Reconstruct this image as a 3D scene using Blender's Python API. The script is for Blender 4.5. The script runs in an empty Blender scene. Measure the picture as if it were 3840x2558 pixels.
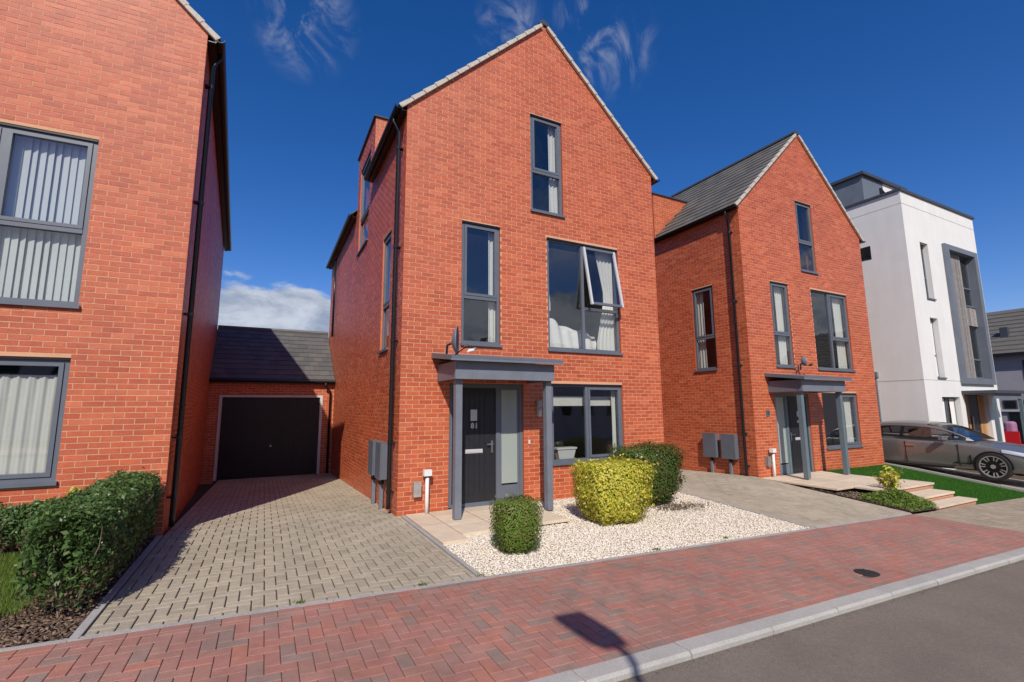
import bpy, math, random
import numpy as np
from mathutils import Vector, Matrix
random.seed(7); rng = np.random.default_rng(11)
S = bpy.context.scene
# ------------------------------------------------------------------ camera
cam_d = bpy.data.cameras.new("camera"); cam = bpy.data.objects.new("camera", cam_d)
S.collection.objects.link(cam); S.camera = cam
cam_d.sensor_width = 36; cam_d.lens = 36 * 1768.33 / 3840
cam_d.clip_start = .05; cam_d.clip_end = 3000
PI_, RO_, YA_ = math.radians(8.071), math.radians(-.383), math.radians(27.451)
fw = Vector((math.sin(YA_)*math.cos(PI_), math.cos(YA_)*math.cos(PI_), math.sin(PI_)))
r0 = Vector((math.cos(YA_), -math.sin(YA_), 0)); u0 = r0.cross(fw)
rr = r0*math.cos(RO_) + u0*math.sin(RO_); uu = -r0*math.sin(RO_) + u0*math.cos(RO_)
CAM = Vector((-1.994, -7.925, 1.727))
cam.matrix_world = Matrix(((rr.x, uu.x, -fw.x, CAM.x), (rr.y, uu.y, -fw.y, CAM.y), (rr.z, uu.z, -fw.z, CAM.z), (0, 0, 0, 1)))
# ------------------------------------------------------------------ light, sky, exposure
SUNV = Vector((.48, 1.02, -1.0)).normalized()          # direction the light travels
SUN_EL = math.asin(-SUNV.z); SUN_ROT = math.atan2(-SUNV.x, -SUNV.y)
sd = bpy.data.lights.new("sun", 'SUN'); sd.energy = 4.3; sd.angle = math.radians(.53); sd.color = (1, .93, .83)
so = bpy.data.objects.new("sun", sd); S.collection.objects.link(so)
so.rotation_euler = SUNV.to_track_quat('-Z', 'Y').to_euler(); so.location = (-10, -25, 30)
S.view_settings.view_transform = 'Standard'; S.view_settings.look = 'None'
S.view_settings.exposure = 0; S.view_settings.gamma = 1; S.view_settings.use_curve_mapping = False
W = bpy.data.worlds.new("World"); S.world = W; W.use_nodes = True
def build_world():
    nt = W.node_tree; nt.nodes.clear(); N = nt.nodes.new; L = nt.links.new
    out = N('ShaderNodeOutputWorld'); bg = N('ShaderNodeBackground'); bg.inputs[1].default_value = .1
    L(bg.outputs[0], out.inputs[0])
    sky = N('ShaderNodeTexSky'); sky.sky_type = 'NISHITA'; sky.sun_disc = False
    sky.sun_elevation = SUN_EL; sky.sun_rotation = SUN_ROT; sky.altitude = 300
    sky.air_density = 1.0; sky.dust_density = .35; sky.ozone_density = 3.0
    hs = N('ShaderNodeHueSaturation'); hs.inputs['Saturation'].default_value = 1.33; hs.inputs['Value'].default_value = 1.1
    tn = N('ShaderNodeVectorMath'); tn.operation = 'MULTIPLY'; L(sky.outputs[0], tn.inputs[0]); tn.inputs[1].default_value = (1.02, .93, 1.07); L(tn.outputs[0], hs.inputs['Color'])
    tc = N('ShaderNodeTexCoord')
    sep = N('ShaderNodeSeparateXYZ'); L(tc.outputs['Generated'], sep.inputs[0])
    def math_(op, a, b=None, c=None, clamp=False):
        m = N('ShaderNodeMath'); m.operation = op; m.use_clamp = clamp
        for i, v in enumerate((a, b, c)):
            if v is None: continue
            if hasattr(v, 'links'): L(v, m.inputs[i])
            else: m.inputs[i].default_value = v
        return m.outputs[0]
    def noise(scale, detail, rough, vec, dist=0):
        n = N('ShaderNodeTexNoise'); n.inputs['Scale'].default_value = scale; n.inputs['Detail'].default_value = detail
        n.inputs['Roughness'].default_value = rough; n.inputs['Distortion'].default_value = dist; L(vec, n.inputs['Vector']); return n.outputs['Fac']
    def smooth(v, a, b):
        m = N('ShaderNodeMapRange'); m.interpolation_type = 'SMOOTHSTEP'; L(v, m.inputs[0])
        m.inputs[1].default_value = a; m.inputs[2].default_value = b; return m.outputs[0]
    # cumulus bank low over the horizon, all the way round
    mp = N('ShaderNodeMapping'); mp.inputs['Scale'].default_value = (1, 1, 2.3); L(tc.outputs['Generated'], mp.inputs[0])
    n1 = noise(3.4, 7, .58, mp.outputs[0], .15)
    zthr = math_('ADD', math_('MULTIPLY', sep.outputs[2], 2.8), -.03)
    azr = N('ShaderNodeMapRange'); azr.interpolation_type = 'SMOOTHSTEP'; vd = N('ShaderNodeVectorMath'); vd.operation = 'DOT_PRODUCT'; L(tc.outputs['Generated'], vd.inputs[0]); vd.inputs[1].default_value = (.86, .5, 0); L(vd.outputs['Value'], azr.inputs[0]); azr.inputs[1].default_value = .58; azr.inputs[2].default_value = .80; azr.inputs[3].default_value = 0; azr.inputs[4].default_value = .35
    zthr = math_('ADD', zthr, azr.outputs[0])
    bk_ = smooth(math_('MULTIPLY', sep.outputs[1], -1.0), .05, .5); zthr = math_('SUBTRACT', zthr, math_('MULTIPLY', bk_, .22))
    cum = smooth(math_('SUBTRACT', n1, zthr), -.03, .05)
    n1b = noise(7, 5, .6, mp.outputs[0], .3)
    # high wisps, drawn out, where the picture has them
    mp2 = N('ShaderNodeMapping'); mp2.inputs['Scale'].default_value = (3.2, 3.2, 1.3); mp2.inputs['Rotation'].default_value = (.3, .5, .2)
    L(tc.outputs['Generated'], mp2.inputs[0])
    n2 = smooth(noise(4.2, 9, .62, mp2.outputs[0], .9), .45, .80)
    tot = None
    for d, s in (((.018, .774, .633), .10), ((.500, .593, .630), .10), ((.345, .663, .664), .075), ((.449, .578, .682), .07), ((-.7, -.5, .5), .4), ((.6, -.55, .55), .5)):
        v = N('ShaderNodeVectorMath'); v.operation = 'DISTANCE'; L(tc.outputs['Generated'], v.inputs[0]); v.inputs[1].default_value = d
        f = smooth(v.outputs['Value'], s, s*.15)
        tot = f if tot is None else math_('MAXIMUM', tot, f)
    wisp = math_('MULTIPLY', math_('MULTIPLY', n2, tot), .85)
    cc = N('ShaderNodeMixRGB'); cc.inputs[1].default_value = (3.1, 3.5, 4.3, 1); cc.inputs[2].default_value = (6.6, 6.9, 7.3, 1)
    L(smooth(n1b, .35, .62), cc.inputs[0])
    m1 = N('ShaderNodeMixRGB'); L(math_('MULTIPLY', cum, .85), m1.inputs[0]); L(hs.outputs[0], m1.inputs[1]); L(cc.outputs[0], m1.inputs[2])
    m2 = N('ShaderNodeMixRGB'); L(wisp, m2.inputs[0]); L(m1.outputs[0], m2.inputs[1]); m2.inputs[2].default_value = (5.5, 5.8, 6.4, 1)
    L(m2.outputs[0], bg.inputs[0])
build_world()

# ------------------------------------------------------------------ helpers
COL = S.collection
MATS = {}
def mat(name, col, rough=.6, spec=.5, metal=0, var=0, hue=None, noise=None, bump=None, isl=False, coat=0, cols=None):
    """Principled material. cols: list of tones picked per piece; noise=(scale,amount) grain; bump=(scale,strength)"""
    m = bpy.data.materials.new(name); m.use_nodes = True; nt = m.node_tree; b = nt.nodes['Principled BSDF']
    N = nt.nodes.new; L = nt.links.new
    b.inputs['Roughness'].default_value = rough; b.inputs['Metallic'].default_value = metal
    b.inputs['Specular IOR Level'].default_value = spec; b.inputs['Coat Weight'].default_value = coat; b.inputs['Coat Roughness'].default_value = .3 if name == 'brick' else .05
    b.inputs['Base Color'].default_value = (*col, 1)
    src = None
    geo = N('ShaderNodeNewGeometry')
    if cols:
        oi = N('ShaderNodeObjectInfo'); ad = N('ShaderNodeMath'); ad.operation = 'ADD'
        L(geo.outputs['Random Per Island'], ad.inputs[0]); L(oi.outputs['Random'], ad.inputs[1])
        fr = N('ShaderNodeMath'); fr.operation = 'FRACT'; L(ad.outputs[0], fr.inputs[0])
        cr = N('ShaderNodeValToRGB'); cr.color_ramp.interpolation = 'LINEAR'
        e = cr.color_ramp.elements; e[0].position = 0; e[0].color = (*cols[0], 1); e[1].position = 1; e[1].color = (*cols[-1], 1)
        for i in range(1, len(cols)-1):
            q = e.new(i/(len(cols)-1)); q.color = (*cols[i], 1)
        L(fr.outputs[0], cr.inputs[0]); src = cr.outputs[0]
    if noise:
        for nz in (noise if isinstance(noise, list) else [noise]):
            sc, am = nz[0], nz[1]
            n = N('ShaderNodeTexNoise'); n.inputs['Scale'].default_value = sc; n.inputs['Detail'].default_value = 5; n.inputs['Roughness'].default_value = .6
            if len(nz) > 2:
                mp = N('ShaderNodeMapping'); mp.inputs['Scale'].default_value = (1, 1, nz[2]); L(geo.outputs['Position'], mp.inputs[0]); L(mp.outputs[0], n.inputs['Vector'])
            else: L(geo.outputs['Position'], n.inputs['Vector'])
            mr = N('ShaderNodeMapRange'); L(n.outputs['Fac'], mr.inputs[0]); mr.inputs[1].default_value = .3; mr.inputs[2].default_value = .7
            mr.inputs[3].default_value = 1-am; mr.inputs[4].default_value = 1+am
            mx = N('ShaderNodeVectorMath'); mx.operation = 'MULTIPLY'
            if src: L(src, mx.inputs[0])
            else: mx.inputs[0].default_value = col
            L(mr.outputs[0], mx.inputs[1]); src = mx.outputs[0]
    if src: L(src, b.inputs['Base Color'])
    if bump:
        n = N('ShaderNodeTexNoise'); n.inputs['Scale'].default_value = bump[0]; n.inputs['Detail'].default_value = 4
        L(geo.outputs['Position'], n.inputs['Vector'])
        bp = N('ShaderNodeBump'); bp.inputs['Strength'].default_value = bump[1]; bp.inputs['Distance'].default_value = .01
        L(n.outputs['Fac'], bp.inputs['Height']); L(bp.outputs[0], b.inputs['Normal'])
    MATS[name] = m; return m
def glass(name, tint, ior=1.5, boost=1.8, rough=0):
    m = bpy.data.materials.new(name); m.use_nodes = True; nt = m.node_tree; nt.nodes.clear(); N = nt.nodes.new; L = nt.links.new
    o = N('ShaderNodeOutputMaterial'); t = N('ShaderNodeBsdfTransparent'); t.inputs[0].default_value = (*tint, 1)
    g = N('ShaderNodeBsdfGlossy'); g.inputs['Roughness'].default_value = rough
    geo = N('ShaderNodeNewGeometry'); n = N('ShaderNodeTexNoise'); n.inputs['Scale'].default_value = 1.3; L(geo.outputs['Position'], n.inputs['Vector'])
    bp = N('ShaderNodeBump'); bp.inputs['Strength'].default_value = .25; bp.inputs['Distance'].default_value = .02; L(n.outputs['Fac'], bp.inputs['Height']); L(bp.outputs[0], g.inputs['Normal'])
    dt = N('ShaderNodeVectorMath'); dt.operation = 'DOT_PRODUCT'; L(geo.outputs['Incoming'], dt.inputs[0]); L(geo.outputs['Normal'], dt.inputs[1])
    def mth(op, a_, b_):
        q = N('ShaderNodeMath'); q.operation = op; q.use_clamp = (op == 'ADD')
        for i_, v_ in enumerate((a_, b_)):
            if hasattr(v_, 'links'): L(v_, q.inputs[i_])
            elif v_ is not None: q.inputs[i_].default_value = v_
        return q.outputs[0]
    c_ = mth('SUBTRACT', 1.0, mth('ABSOLUTE', dt.outputs['Value'], None)); mu_ = mth('ADD', mth('MULTIPLY', mth('POWER', c_, 4.2), .85), (.055*boost))
    class _M: outputs = [mu_]
    mu = _M
    mx = N('ShaderNodeMixShader'); L(mu.outputs[0], mx.inputs[0]); L(t.outputs[0], mx.inputs[1]); L(g.outputs[0], mx.inputs[2]); L(mx.outputs[0], o.inputs[0])
    MATS[name] = m; return m
def leafmat(name, cols, trans=.35, rough=.5):
    m = mat(name, cols[0], rough=rough, spec=.35, cols=cols)
    nt = m.node_tree; b = nt.nodes['Principled BSDF']; o = nt.nodes['Material Output']
    t = nt.nodes.new('ShaderNodeBsdfTranslucent'); mx = nt.nodes.new('ShaderNodeMixShader'); mx.inputs[0].default_value = trans
    src = b.inputs['Base Color'].links[0].from_socket; nt.links.new(src, t.inputs[0])
    nt.links.new(b.outputs[0], mx.inputs[1]); nt.links.new(t.outputs[0], mx.inputs[2]); nt.links.new(mx.outputs[0], o.inputs[0]); return m

BRICKCOLS = [(.52, .098, .032), (.58, .128, .046), (.44, .080, .028), (.62, .155, .062), (.51, .102, .034), (.46, .084, .030), (.56, .120, .048)]
mat('brick', (.5, .13, .06), rough=.42, spec=.55, coat=.07, cols=BRICKCOLS, noise=[(9, .10), (160, .14), (.6, .10)], bump=(170, .6))
mat('mortar', (.66, .36, .215), rough=.9, spec=.2, noise=[(60, .12), (1.1, .08)], bump=(120, .4))
mat('plaster', (.34, .32, .29), rough=.9, spec=.1)
mat('roomfloor', (.2, .16, .12), rough=.7)
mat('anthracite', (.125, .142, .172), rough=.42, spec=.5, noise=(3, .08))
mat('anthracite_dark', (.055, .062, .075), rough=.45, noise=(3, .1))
mat('post_grey', (.17, .19, .225), rough=.45, noise=[(4, .10), (60, .06)])
mat('teal_grey', (.13, .175, .20), rough=.45, noise=(4, .07))
mat('sash_edge', (.55, .56, .57), rough=.4)
mat('black_plastic', (.012, .012, .014), rough=.32, spec=.5)
mat('black_door', (.018, .019, .024), rough=.42, noise=(8, .15))
mat('garage_black', (.012, .011, .013), rough=.45, noise=(3, .3))
mat('white_pvc', (.78, .77, .74), rough=.35)
mat('white_frame', (.62, .60, .60), rough=.5)
mat('steel', (.55, .55, .55), rough=.28, metal=1)
mat('steel_matt', (.62, .62, .61), rough=.5, metal=.3)
mat('curtain', (.78, .76, .71), rough=.9, spec=.1)
mat('blind', (.72, .74, .74), rough=.8, spec=.1)
mat('backing_cloth', (.46, .48, .49), rough=.9, spec=.1, noise=(2.5, .1))  # cloth of the sheet added behind the blind slats
mat('bedding', (.82, .81, .80), rough=.9, spec=.1, bump=(8, .6))
mat('slate_tile', (.115, .118, .12), rough=.62, spec=.35, cols=[(.135, .125, .108), (.165, .155, .132), (.115, .108, .098), (.15, .14, .118)], noise=[(25, .15), (2, .1)], bump=(60, .3))
mat('garage_tile', (.08, .08, .085), rough=.6, cols=[(.10, .10, .10), (.13, .128, .12), (.085, .087, .09)], noise=[(25, .15)], bump=(60, .3))
mat('verge', (.52, .47, .40), rough=.8, noise=(20, .18))
mat('drive_paver', (.42, .37, .29), rough=.85, spec=.25, cols=[(.39, .335, .245), (.43, .375, .28), (.36, .31, .23), (.45, .385, .285), (.40, .35, .265)], noise=[(1.1, .12), (150, .22), (12, .08), (.35, .08)], bump=(200, .5))
mat('red_paver', (.3, .12, .1), rough=.8, spec=.25, cols=[(.38, .18, .14), (.42, .185, .135), (.33, .195, .155), (.38, .18, .145), (.28, .20, .165), (.39, .20, .16), (.35, .19, .155), (.41, .18, .14)], noise=[(1.3, .12), (140, .18), (9, .10), (.4, .07)], bump=(200, .4))
mat('beige_paver', (.36, .29, .2), rough=.85, cols=[(.36, .29, .205), (.30, .25, .18), (.40, .32, .23), (.27, .235, .18)], noise=[(1.3, .12), (120, .2)], bump=(200, .4))
mat('joint_dark', (.095, .078, .058), rough=1, noise=(60, .3))
mat('joint_red', (.17, .11, .085), rough=1, noise=(60, .3))
mat('edging', (.38, .365, .34), rough=.85, noise=[(40, .15), (3, .1)], bump=(120, .3))
mat('kerb', (.45, .435, .405), rough=.85, cols=[(.39, .375, .345), (.43, .415, .375), (.36, .35, .325)], noise=[(60, .12), (2.5, .1)], bump=(150, .3))
mat('soil', (.075, .05, .035), rough=1, noise=(30, .4), bump=(50, 1))
mat('lawn_base', (.06, .095, .02), rough=1, noise=(20, .3))
mat('turf_base', (.03, .12, .01), rough=1, noise=(40, .3))
mat('slab', (.64, .52, .38), rough=.8, cols=[(.65, .53, .385), (.70, .58, .43), (.60, .48, .35)], noise=[(4, .09), (90, .08)], bump=(90, .3))
mat('slab_red', (.52, .27, .165), rough=.8, noise=[(30, .12)], bump=(90, .3))
mat('render_white', (.78, .765, .73), rough=.85, noise=[(1.2, .03), (4, .03, .12)], bump=(200, .2))
mat('render_grey', (.30, .295, .33), rough=.85, noise=[(2, .05)])
mat('cladding_grey', (.15, .17, .20), rough=.5, noise=(3, .1))
mat('timber', (.27, .25, .235), rough=.8, cols=[(.28, .255, .235), (.19, .18, .17), (.34, .31, .285), (.23, .21, .20)], noise=[(12, .2)])
mat('timber_orange', (.50, .24, .09), rough=.6, cols=[(.52, .25, .09), (.42, .19, .07), (.58, .30, .12)], noise=[(12, .15)])
mat('stone', (.7, .64, .55), rough=.9, cols=[(.88, .80, .67), (.76, .66, .52), (.92, .87, .77), (.66, .56, .44), (.82, .73, .59), (.90, .84, .73), (.56, .47, .38)])
mat('gravel_base', (.60, .52, .41), rough=1, noise=[(70, .35)])
mat('bark', (.16, .10, .065), rough=1, cols=[(.10, .06, .04), (.20, .13, .085), (.30, .21, .15), (.14, .085, .055), (.07, .045, .03)])
mat('twig', (.20, .15, .11), rough=.9, cols=[(.16, .11, .08), (.28, .22, .17), (.12, .085, .06)])
leafmat('leaf_box', [(.13, .25, .03), (.19, .32, .045), (.09, .18, .025), (.26, .34, .07), (.28, .22, .08), (.14, .27, .035)])
leafmat('leaf_gold', [(.66, .60, .05), (.78, .70, .12), (.46, .48, .05), (.26, .34, .03), (.72, .64, .07), (.84, .76, .22), (.60, .55, .05)])
leafmat('leaf_dark', [(.055, .13, .025), (.09, .20, .035), (.045, .11, .022), (.14, .23, .05), (.20, .10, .04), (.07, .16, .03)], rough=.36)
leafmat('leaf_privet', [(.085, .165, .045), (.13, .23, .065), (.065, .13, .04), (.18, .27, .09), (.11, .20, .055)], rough=.36)
leafmat('leaf_dead', [(.20, .13, .075), (.26, .19, .12), (.14, .09, .05)])
leafmat('grass', [(.13, .21, .03), (.20, .29, .05), (.09, .16, .02), (.25, .32, .07)])
leafmat('turf', [(.042, .165, .012), (.06, .215, .018), (.032, .125, .010), (.09, .21, .03)], trans=.28, rough=.8)
mat('car_paint', (.24, .235, .225), rough=.36, metal=.55, coat=.8)
mat('car_trim', (.01, .01, .011), rough=.3)
mat('tyre', (.018, .018, .018), rough=.8)
mat('alloy', (.55, .53, .52), rough=.35, metal=.6)
mat('chrome', (.7, .7, .7), rough=.15, metal=1)
mat('headlamp', (.5, .55, .6), rough=.1, coat=1)
mat('red_plastic', (.6, .015, .02), rough=.4)
mat('pink_fabric', (.35, .16, .28), rough=.8)
mat('manhole', (.04, .04, .042), rough=.7, metal=.4, noise=(40, .3))
mat('pink_petal', (.75, .62, .66), rough=.7)
glass('window_glass', (.82, .85, .84), boost=2.9)
glass('car_glass', (.30, .33, .35), boost=2.2)
mat('frosted', (.33, .38, .35), rough=.25, spec=.6)

class MB:
    TF = None
    def __init__(s): s.v = []; s.f = []; s.m = []; s.mi = 0
    def add(s, vs, fs):
        o = len(s.v); s.v.extend(tuple(v) for v in vs); s.f.extend(tuple(i+o for i in f) for f in fs); s.m.extend([s.mi]*len(fs)); return s
    def box(s, x0, x1, y0, y1, z0, z1):
        if x0 > x1: x0, x1 = x1, x0
        if y0 > y1: y0, y1 = y1, y0
        if z0 > z1: z0, z1 = z1, z0
        return s.add([(x0,y0,z0),(x1,y0,z0),(x1,y1,z0),(x0,y1,z0),(x0,y0,z1),(x1,y0,z1),(x1,y1,z1),(x0,y1,z1)],
                     [(0,3,2,1),(4,5,6,7),(0,1,5,4),(1,2,6,5),(2,3,7,6),(3,0,4,7)])
    def quad(s, *p): return s.add(p, [tuple(range(len(p)))])
    def prism(s, pts, d):      # pts planar polygon, d extrusion vector
        n = len(pts); d = Vector(d); a = [Vector(p) for p in pts]; b = [p+d for p in a]
        fs = [tuple(range(n))[::-1], tuple(range(n, 2*n))] + [(i, (i+1) % n, (i+1) % n+n, i+n) for i in range(n)]
        return s.add(a+b, fs)
    def tube(s, path, r, n=8, cap=True):
        P = [Vector(p) for p in path]; rs = r if isinstance(r, (list, tuple)) else [r]*len(P); vs = []
        for i, p in enumerate(P):
            d = (P[min(i+1, len(P)-1)] - P[max(i-1, 0)]).normalized()
            a = d.orthogonal().normalized() if abs(d.z) < .99 else Vector((1, 0, 0))
            if abs(d.z) < .99: a = d.cross(Vector((0, 0, 1))).normalized()
            b = d.cross(a)
            for k in range(n):
                t = 2*math.pi*k/n; vs.append(p + (a*math.cos(t)+b*math.sin(t))*rs[i])
        fs = [(i*n+k, i*n+(k+1) % n, (i+1)*n+(k+1) % n, (i+1)*n+k) for i in range(len(P)-1) for k in range(n)]
        if cap: fs += [tuple(range(n))[::-1], tuple(range((len(P)-1)*n, len(P)*n))]
        return s.add(vs, fs)
    def build(s, name, m, parent=None, kind=None, smooth=False, tf=True):
        me = bpy.data.meshes.new(name)
        vs = s.v
        if tf and MB.TF is not None:
            vs = [MB.TF @ Vector(v) for v in vs]
        me.from_pydata([tuple(v) for v in vs], [], s.f)
        for k in (m if isinstance(m, (list, tuple)) else [m]): me.materials.append(MATS[k])
        if isinstance(m, (list, tuple)): me.polygons.foreach_set('material_index', s.m)
        if smooth: me.polygons.foreach_set('use_smooth', [True]*len(me.polygons))
        o = bpy.data.objects.new(name, me); COL.objects.link(o)
        if parent: o.parent = parent
        if kind: o['kind'] = kind
        return o
def npmesh(name, V, F, m, parent=None, kind=None):
    me = bpy.data.meshes.new(name); V = np.asarray(V, np.float32); F = np.asarray(F, np.int32)
    k = F.shape[1]; me.vertices.add(len(V)); me.vertices.foreach_set('co', V.ravel()); me.loops.add(F.size); me.loops.foreach_set('vertex_index', F.ravel())
    me.polygons.add(len(F)); me.polygons.foreach_set('loop_start', np.arange(len(F), dtype=np.int32)*k); me.polygons.foreach_set('loop_total', np.full(len(F), k, np.int32))
    me.update(calc_edges=True); me.materials.append(MATS[m]); o = bpy.data.objects.new(name, me); COL.objects.link(o)
    if parent: o.parent = parent
    if kind: o['kind'] = kind
    return o
def tag(o, label, cat, group=None):
    o['label'] = label; o['category'] = cat
    if group: o['group'] = group
    return o
def empty(name, loc, label, cat, group=None):
    o = bpy.data.objects.new(name, None); o.location = loc; o.empty_display_size = .2; COL.objects.link(o); return tag(o, label, cat, group)

# ground height everywhere (street falls to the right, drives fall a little to the back)
def zg(x, y):
    f = -.0315*max(-14, min(x, 30))
    if y <= -3.24: return f
    h = f if x < 0 else (0 if x < 9 else -.0315*(min(x, 30)-9)*.22)
    if x > 15: h = min(h, -.04 - (min(x, 30)-15)*.09) if x < 19 else -.4
    t = (y+3.24)/3.24
    if y < 0: return f*(1-t)+h*t
    t = min(1, y/8.6); return h*(1-t)-.30*t

# ------------------------------------------------------------------ ground, road, paving
def sheet(name, x0, x1, y0, y1, dz, m, nx, ny, kind='structure', parent=None):
    b = MB(); xs = [x0+(x1-x0)*i/nx for i in range(nx+1)]; ys = [y0+(y1-y0)*j/ny for j in range(ny+1)]
    b.v = [(x, y, zg(x, y)+dz) for y in ys for x in xs]
    b.f = [(j*(nx+1)+i, j*(nx+1)+i+1, (j+1)*(nx+1)+i+1, (j+1)*(nx+1)+i) for j in range(ny) for i in range(nx)]; b.m = [0]*len(b.f)
    return b.build(name, m, parent, kind, tf=False)
g = MB(); xs = [-400, -120, -40, -14, -8, -6, -4, -3, -2, -1, 0, 1, 3, 5, 7, 9, 11, 13, 15, 17, 19, 22, 26, 30, 50, 120, 400]
ys = [-400, -100, -40, -20, -12, -5.4, -3.24, -2, -1, 0, 2, 4, 6, 8.6, 12, 20, 40, 120, 400]
g.v = [(x, y, zg(x, y)-.09 - (.35 if y > 13 else 0)) for y in ys for x in xs]; n = len(xs)
g.f = [(j*n+i, j*n+i+1, (j+1)*n+i+1, (j+1)*n+i) for j in range(len(ys)-1) for i in range(n-1)]; g.m = [0]*len(g.f)
g.build('ground', 'soil', None, 'structure')

def asphalt():
    m = mat('asphalt', (.225, .188, .152), rough=.9, spec=.3, noise=[(220, .34), (1.6, .10), (30, .10), (.35, .07), (90, .16)], bump=(260, .8))
asphalt()
sheet('road', -40, 60, -11.5, -5.275, -.028, 'asphalt', 50, 2)
sheet('far_pavement', -40, 60, -14.0, -11.5, .05, 'red_paver', 50, 1)
# granite kerb stones
kerb = MB(); kerb.box(0, .01, 0, .01, 0, .01)
kerb = sheet('kerb', -14, 30, -5.28, -5.10, -.03, 'kerb', 44, 1)
random.seed(3)
x = -12.0; kst = []
while x < 28:
    w = .915; x1 = x+w
    if abs(x) < 20: kst.append((x+.004, x1-.004))
    x = x1
for a, c in kst:
    b = MB(); za, zc = zg(a, -5.2), zg(c, -5.2); j = random.uniform(-.003, .003); ja, jc = random.uniform(-.004, .004), random.uniform(-.004, .004)
    y0, y1 = -5.275, -5.112; t = .008; ch = .02
    top = .022+j
    b.add([(a, y0+ja, za-.06), (c, y0+jc, zc-.06), (c, y1, zc-.06), (a, y1, za-.06),
           (a, y0+ja, za+top-ch), (c, y0+jc, zc+top-ch), (c, y1, zc+top-.004), (a, y1, za+top-.004),
           (a+t, y0+ch, za+top), (c-t, y0+ch, zc+top), (c-t, y1-.005, zc+top), (a+t, y1-.005, za+top)],
          [(0,1,5,4),(1,2,6,5),(2,3,7,6),(3,0,4,7),(4,5,9,8),(5,6,10,9),(6,7,11,10),(7,4,8,11),(8,9,10,11)])
    b.build('kerb_stone', 'kerb', kerb)

FWD = fw
def inview(x, y, z, margin=1.12):
    d = Vector((x, y, z))-CAM; w = d.dot(fw)
    if w < .3: return 0
    if abs(d.dot(rr)/w) > margin*1.0858 or abs(d.dot(uu)/w) > margin*.7233: return 0
    return 1.0/w
def paver_poly(b, pts, jit, ch=.006, dep=.02):
    """pts: 4 corners (x,y) ccw; chamfered block following the ground"""
    cx = sum(p[0] for p in pts)/4; cy = sum(p[1] for p in pts)/4
    lo = []; mid = []; hi = []
    tx, ty = random.uniform(-.008, .008), random.uniform(-.008, .008)
    for (px, py) in pts:
        z = zg(px, py)+jit+(px-cx)*tx+(py-cy)*ty
        lo.append((px, py, z-dep)); dx, dy = cx-px, cy-py
        mid.append((px, py, z-ch*.7)); hi.append((px+math.copysign(ch, dx), py+math.copysign(ch, dy), z))
    b.add(mid+hi+lo, [(4,5,6,7)]+[(i, (i+1) % 4, (i+1) % 4+4, i+4) for i in range(4)]+[(i+8, (i+1) % 4+8, (i+1) % 4, i) for i in range(4)])
def herring(x0, x1, y0, y1, g, skip=None):
    """200 x 100 mm herringbone clipped to the rectangle; returns list of rect"""
    out = []; u = .1
    i0, i1 = int(math.floor(x0/u))-3, int(math.ceil(x1/u))+3; j0, j1 = int(math.floor(y0/u))-3, int(math.ceil(y1/u))+3
    for i in range(i0, i1):
        for j in range(j0, j1):
            r = (i-j) % 4
            if r == 0: a = (i*u, (i+2)*u, j*u, (j+1)*u)
            elif r == 3: a = (i*u, (i+1)*u, j*u, (j+2)*u)
            else: continue
            gx = g
            a = (max(a[0], x0), min(a[1], x1), max(a[2], y0), min(a[3], y1))
            if a[1]-a[0] < .025 or a[3]-a[2] < .025: continue
            if skip and skip((a[0]+a[1])/2, (a[2]+a[3])/2): continue
            out.append((a[0]+gx/2, a[1]-gx/2, a[2]+g/4, a[3]-g/4))
    return out
def pave(parent, rects, m, ch, jz=.002, names=('paver', 'pavers'), nsingle=300, base=0):
    sc = []
    for r in rects:
        cx, cy = (r[0]+r[1])/2, (r[2]+r[3])/2; w = inview(cx, cy, zg(cx, cy)); sc.append(w)
    order = sorted(range(len(rects)), key=lambda i: -sc[i]); rest = MB()
    for n, i in enumerate(order):
        r = rects[i]; pts = [(r[0], r[2]), (r[1], r[2]), (r[1], r[3]), (r[0], r[3])]
        j = random.uniform(-jz, jz)+base
        if n < nsingle and sc[i] > 0:
            b = MB(); paver_poly(b, pts, j, ch); b.build(names[0], m, parent, tf=False)
        else: paver_poly(rest, pts, j, ch)
    if rest.f: rest.build(names[1], m, parent, 'stuff', tf=False)
random.seed(5)
pv = sheet('pavement', -14, 8.8, -5.11, -3.24, -.010, 'joint_red', 46, 2)
rc = herring(-6.4, 8.70, -5.0, -3.345, .005, skip=lambda x, y: math.hypot(x-4.10, y+4.78) < .13)
xx = -6.4
while xx < 8.7: rc.append((xx+.002, xx+.198, -5.108, -5.004)); rc.append((xx+.002, xx+.198, -3.342, -3.244)); xx += .2
yy = -5.1
while yy < -3.3: rc.append((8.704, 8.797, yy+.002, yy+.198)); yy += .2
pave(pv, rc, 'red_paver', .004, jz=.0015)
sheet('pavement_left', -14, -6.4, -5.11, -3.24, .0, 'red_paver', 8, 2)
dv = sheet('driveway', -3.09, .06, -3.19, 8.6, -.014, 'joint_dark', 8, 24)
def divskip(x, y): return False
rc = herring(-3.08, .06, -3.18, 8.58, .011, skip=None)
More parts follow.
